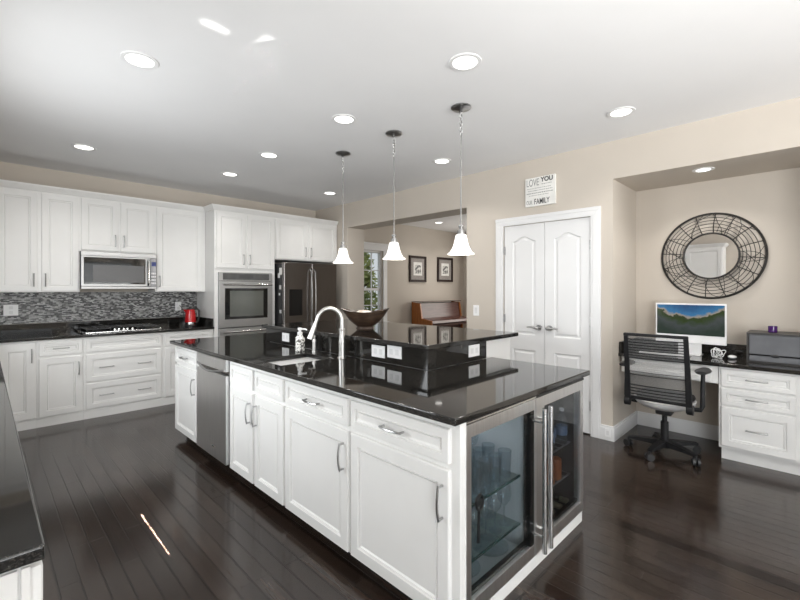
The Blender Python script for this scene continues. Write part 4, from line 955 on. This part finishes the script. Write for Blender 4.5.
# storage box and candle
t = thing('storage_box', 'charcoal box with grey front on the right of the desk', 'box', (4.465, 0.395, 0.8005), -PI/2)
W, Hh, Db = 0.335, 0.245, 0.30
MB().box(0, 0, 0, 0.014, Db, Hh).box(W-0.014, 0, 0, W, Db, Hh).box(0.014, 0, Hh-0.014, W-0.014, Db, Hh).box(0.014, 0, 0, W-0.014, Db, 0.012).box(0.014, 0.20, 0.012, W-0.014, Db, Hh-0.014).build('case', 'boxblack', t, False)
d = MB().box(0.016, 0.006, 0.07, W-0.016, 0.02, Hh-0.016, 0.002).build('flap', 'boxgrey', t)
MB().box(0.016, 0.006, 0.014, W-0.016, 0.02, 0.058, 0.002).build('drawer', 'boxgrey', t)
MB().ell((W/2+0.01, -0.004, 0.064), 0.028, 0.010, 0.012).build('knob', 'black', d)
t = thing('candle', 'small purple glass candle standing on the charcoal box', 'candle', (4.60, 0.240, 1.046))
MB().lathe([(0.028, 0), (0.030, 0.003), (0.030, 0.052), (0.027, 0.052), (0.026, 0.035)], n=24).build('glass_jar', 'purple', t)
MB().lathe([(0.025, 0.030), (0.025, 0.034)], n=20).build('wax', 'wax', t)

# ------------------------------------------------------------------ office chair (faces +X)
t = thing('office_chair', 'black office chair with see-through slatted back, drawn up to the desk', 'chair', (4.12, 0.905, 0), math.radians(2))
MB().lathe([(0.045, 0.055), (0.05, 0.075), (0.045, 0.115), (0.03, 0.125), (0.03, 0.27), (0.02, 0.275), (0.02, 0.36)], n=20).build('column', 'satinblack', t)
for k in range(5):
    a = math.radians(240 + 72*k); c, s_ = math.cos(a), math.sin(a)
    lg = MB().loft([[(0.03*c - dy_*s_*w_, 0.03*s_ + dy_*c*w_, z) for dy_, z in ((-1, z0), (1, z0), (1, z1), (-1, z1))] if r == 0.03 else
                    [(r*c - dy_*s_*w_, r*s_ + dy_*c*w_, z) for dy_, z in ((-1, z0), (1, z0), (1, z1), (-1, z1))]
                    for r, w_, z0, z1 in ((0.03, 0.028, 0.065, 0.115), (0.17, 0.024, 0.072, 0.105), (0.275, 0.017, 0.072, 0.090))]).build('leg', 'satinblack', t)
    cs_ = MB(); wx, wy = 0.275*c, 0.275*s_
    ax = (math.cos(a+0.9), math.sin(a+0.9))
    for q in (-1, 1): cs_.cyl((wx+ax[0]*q*0.008, wy+ax[1]*q*0.008, 0.0305), (wx+ax[0]*q*0.026, wy+ax[1]*q*0.026, 0.0305), 0.030, 18)
    cs_.cyl((wx, wy, 0.0305), (wx, wy, 0.075), 0.009, 8).build('caster', 'black', lg)
sh = []
for i in range(8):
    b1 = -PI/2 + (PI/2)*i/7
    sh.append([(-0.01 + 0.255*max(0.02, math.cos(b1))*math.cos(2*PI*j/36), 0.225*max(0.02, math.cos(b1))*math.sin(2*PI*j/36), 0.472 + 0.095*math.sin(b1)) for j in range(36)])
MB().loft(sh).build('seat_shell', 'lightgrey', t)
sc_ = []
for i in range(13):
    u = i/12; x = -0.20 + 0.44*u; hw = 0.215*max(0.25, math.sin(PI*min(0.97, u*0.9+0.06)))**0.3; dz = -0.03*max(0, u-0.75)*4
    sc_.append([(x, hw*math.cos(2*PI*j/24), 0.492 + dz + 0.022*math.copysign(abs(math.sin(2*PI*j/24))**0.4, math.sin(2*PI*j/24))) for j in range(24)])
MB().loft(sc_).build('seat', 'satinblack', t)
MB().box(-0.06, -0.06, 0.335, 0.08, 0.06, 0.377, 0.012).build('tilt_mechanism', 'black', t)
bk = MB()
def bx_(z): return -0.275 - 0.10*((z-0.45)/0.6)**1.3 if z > 0.45 else -0.275
for sgn in (-1, 1):
    lo = []
    for k in range(9):
        z = 0.44 + 0.60*k/8; x = bx_(z); y = sgn*(0.215 - 0.010*(k/8)); w_ = 0.026 - 0.008*k/8
        lo.append([(x-0.012, y-w_/1.2, z), (x+0.012, y-w_/1.2, z), (x+0.012, y+w_/1.2, z), (x-0.012, y+w_/1.2, z)])
    bk.loft(lo)
    bk.cyl((-0.262, sgn*0.200, 0.465), (-0.262, sgn*0.240, 0.465), 0.038, 20)
zt = 1.035; bk.box(bx_(zt)-0.018, -0.222, zt-0.014, bx_(zt)+0.014, 0.222, zt+0.010, 0.006).box(bx_(0.50)-0.008, -0.205, 0.488, bx_(0.50)+0.008, 0.205, 0.515, 0.004)
bk.build('back_frame', 'satinblack', t)
rows = []
for k in range(13):
    z = 0.515 + 0.505*k/12; bow = 0.035
    rows.append([(bx_(z) - bow*(1-(-1+2*j/10)**2)*0.6 + 0.006, 0.195*(-1+2*j/10), z) for j in range(11)])
MB().loft(rows, False, False, False).build('back_mesh', 'meshback', t)
sl = MB()
for z in (0.535, 0.560, 0.585, 0.612, 0.70, 0.725, 0.84, 0.862, 0.884, 0.906, 0.928, 0.95, 0.972, 0.996):
    sl.tube([(bx_(z) - 0.021*(1-(-1+2*j/10)**2) - 0.004, 0.2*(-1+2*j/10), z) for j in range(11)], 0.0042 if z > 0.8 or z < 0.64 else 0.0028, 6)
sl.build('back_slats', 'satinblack', t)
for sgn in (-1, 1):
    am = MB().tube([(-0.08, sgn*0.19, 0.43), (-0.08, sgn*0.262, 0.435), (-0.085, sgn*0.275, 0.47), (-0.08, sgn*0.275, 0.60), (-0.06, sgn*0.275, 0.725)], [0.018, 0.018, 0.018, 0.016, 0.015], 10).build('armrest', 'satinblack', t)
    lo = []
    for i in range(9):
        u = i/8; x = -0.17 + 0.235*u; hw = 0.056*max(0.3, math.sin(PI*(0.08+0.84*u)))**0.4
        lo.append([(x, sgn*0.275 + hw*math.cos(2*PI*j/16), 0.745 + 0.014*math.sin(2*PI*j/16)) for j in range(16)])
    MB().loft(lo).build('arm_pad', 'black', am)

# ------------------------------------------------------------------ parlour: piano, pictures
t = thing('piano', 'reddish-brown upright piano against the far parlour wall', 'piano', (6.50, 6.14, 0), 0)
for x in (0.0, 1.37):
    MB().prism([(-0.02, 0.0), (-0.30, 0.0), (-0.34, 0.05), (-0.34, 0.60), (-0.58, 0.62), (-0.58, 0.745), (-0.31, 0.78), (-0.26, 1.10), (-0.02, 1.125)], 'x', x, x+0.035).build('side_panel', 'pianoside', t, False)
MB().prism([(-0.02, 0.03), (-0.30, 0.03), (-0.30, 0.60), (-0.53, 0.62), (-0.53, 0.66), (-0.02, 0.66)], 'x', 0.036, 1.369).build('case', 'piano', t, False)
MB().prism([(-0.02, 0.662), (-0.30, 0.662), (-0.235, 1.10), (-0.02, 1.11)], 'x', 0.036, 1.369).build('music_desk', 'piano', t, False)
MB().box(-0.01, -0.28, 1.128, 1.415, -0.02, 1.14, 0.004).build('top_lid', 'piano', t)
MB().prism([(-0.31, 0.70), (-0.57, 0.67), (-0.59, 0.69), (-0.575, 0.74), (-0.32, 0.79)], 'x', 0.037, 1.368).build('key_lid', 'piano', t, False)
for x in (0.02, 1.335): MB().lathe([(0.03, 0), (0.022, 0.04), (0.03, 0.3), (0.035, 0.6), (0.03, 0.618)], (x+0.02, -0.535, 0), 14).build('leg', 'pianoside', t)
def picture(xc, zc, w_, h_, label):
    t = thing('picture_frame', label, 'picture', (xc, YB-0.001, zc), 0)
    f = MB().box(-w_/2, -0.03, -h_/2, -w_/2+0.05, 0, h_/2, 0.004).box(w_/2-0.05, -0.03, -h_/2, w_/2, 0, h_/2, 0.004).box(-w_/2+0.05, -0.03, h_/2-0.05, w_/2-0.05, 0, h_/2, 0.004).box(-w_/2+0.05, -0.03, -h_/2, w_/2-0.05, 0, -h_/2+0.05, 0.004)
    f.build('frame', 'frame', t)
    MB().box(-w_/2+0.05, -0.012, -h_/2+0.05, w_/2-0.05, -0.002, h_/2-0.05).build('mat_board', 'mat', t, False)
    MB().box(-w_*0.25, -0.016, -h_*0.25, w_*0.25, -0.0121, h_*0.26).build('print_sheet', 'paper', t, False)
    MB().box(-w_*0.17, -0.018, -h_*0.17, w_*0.17, -0.0161, h_*0.15).build('print_image', 'sketch', t, False)
picture(6.735, 1.845, 0.55, 0.57, 'dark-framed grey-matted print, left of the two pictures above the piano')
picture(7.69, 1.86, 0.565, 0.57, 'dark-framed grey-matted print, right of the two pictures above the piano')
can(6.6, 5.45, 'recessed ceiling light of the parlour above the left picture', CZ, 5)
can(7.7, 5.45, 'recessed ceiling light of the parlour above the right picture', CZ, 5)

# ------------------------------------------------------------------ outdoors beyond the parlour window
struct('ground', MB().box(-2, 6.6, -0.5, 16, 22, -0.4), 'lawn')
def tree(x, y, h_, r, seed, label):
    rnd = random.Random(seed); t = thing('tree', label, 'tree', (x, y, -0.4))
    tk = MB().tube([(0, 0, 0), (0.05, 0, h_*0.4), (0.0, 0.05, h_*0.7), (0.05, 0, h_*0.95)], [0.12, 0.09, 0.06, 0.02], 8)
    for k in range(7):
        a = rnd.uniform(0, 2*PI); z = h_*rnd.uniform(0.3, 0.8); tk.tube([(0.02, 0, z), (math.cos(a)*r*0.8, math.sin(a)*r*0.8, z+0.5)], [0.04, 0.012], 6)
    tk.build('trunk', 'bark', t)
    lf = MB()
    for k in range(2600):
        a = rnd.uniform(0, 2*PI); q = rnd.random()**0.5*r; z = h_*rnd.uniform(0.12, 1.1); q *= 1.15 - abs(z/h_-0.5)*0.9
        c = Vector((math.cos(a)*q, math.sin(a)*q, z)); s_ = rnd.uniform(0.07, 0.14)
        d1 = Vector((rnd.gauss(0, 1), rnd.gauss(0, 1), rnd.gauss(0, 1))).normalized(); d2 = d1.orthogonal().normalized()
        vv = [lf.bm.verts.new(c + d1*s_), lf.bm.verts.new(c + d2*s_*0.5), lf.bm.verts.new(c - d1*s_), lf.bm.verts.new(c - d2*s_*0.5)]; lf.bm.faces.new(vv)
    lf.build('foliage', 'leaf', t, False)
tree(7.0, 9.0, 2.9, 0.8, 1, 'leafy green tree outside the parlour window, at the left of its panes')
tree(6.2, 11.6, 3.6, 1.0, 4, 'rounded green tree outside the parlour window, behind the nearest one')
tree(8.9, 12.0, 4.2, 1.3, 2, 'larger green tree farther back outside the parlour window')
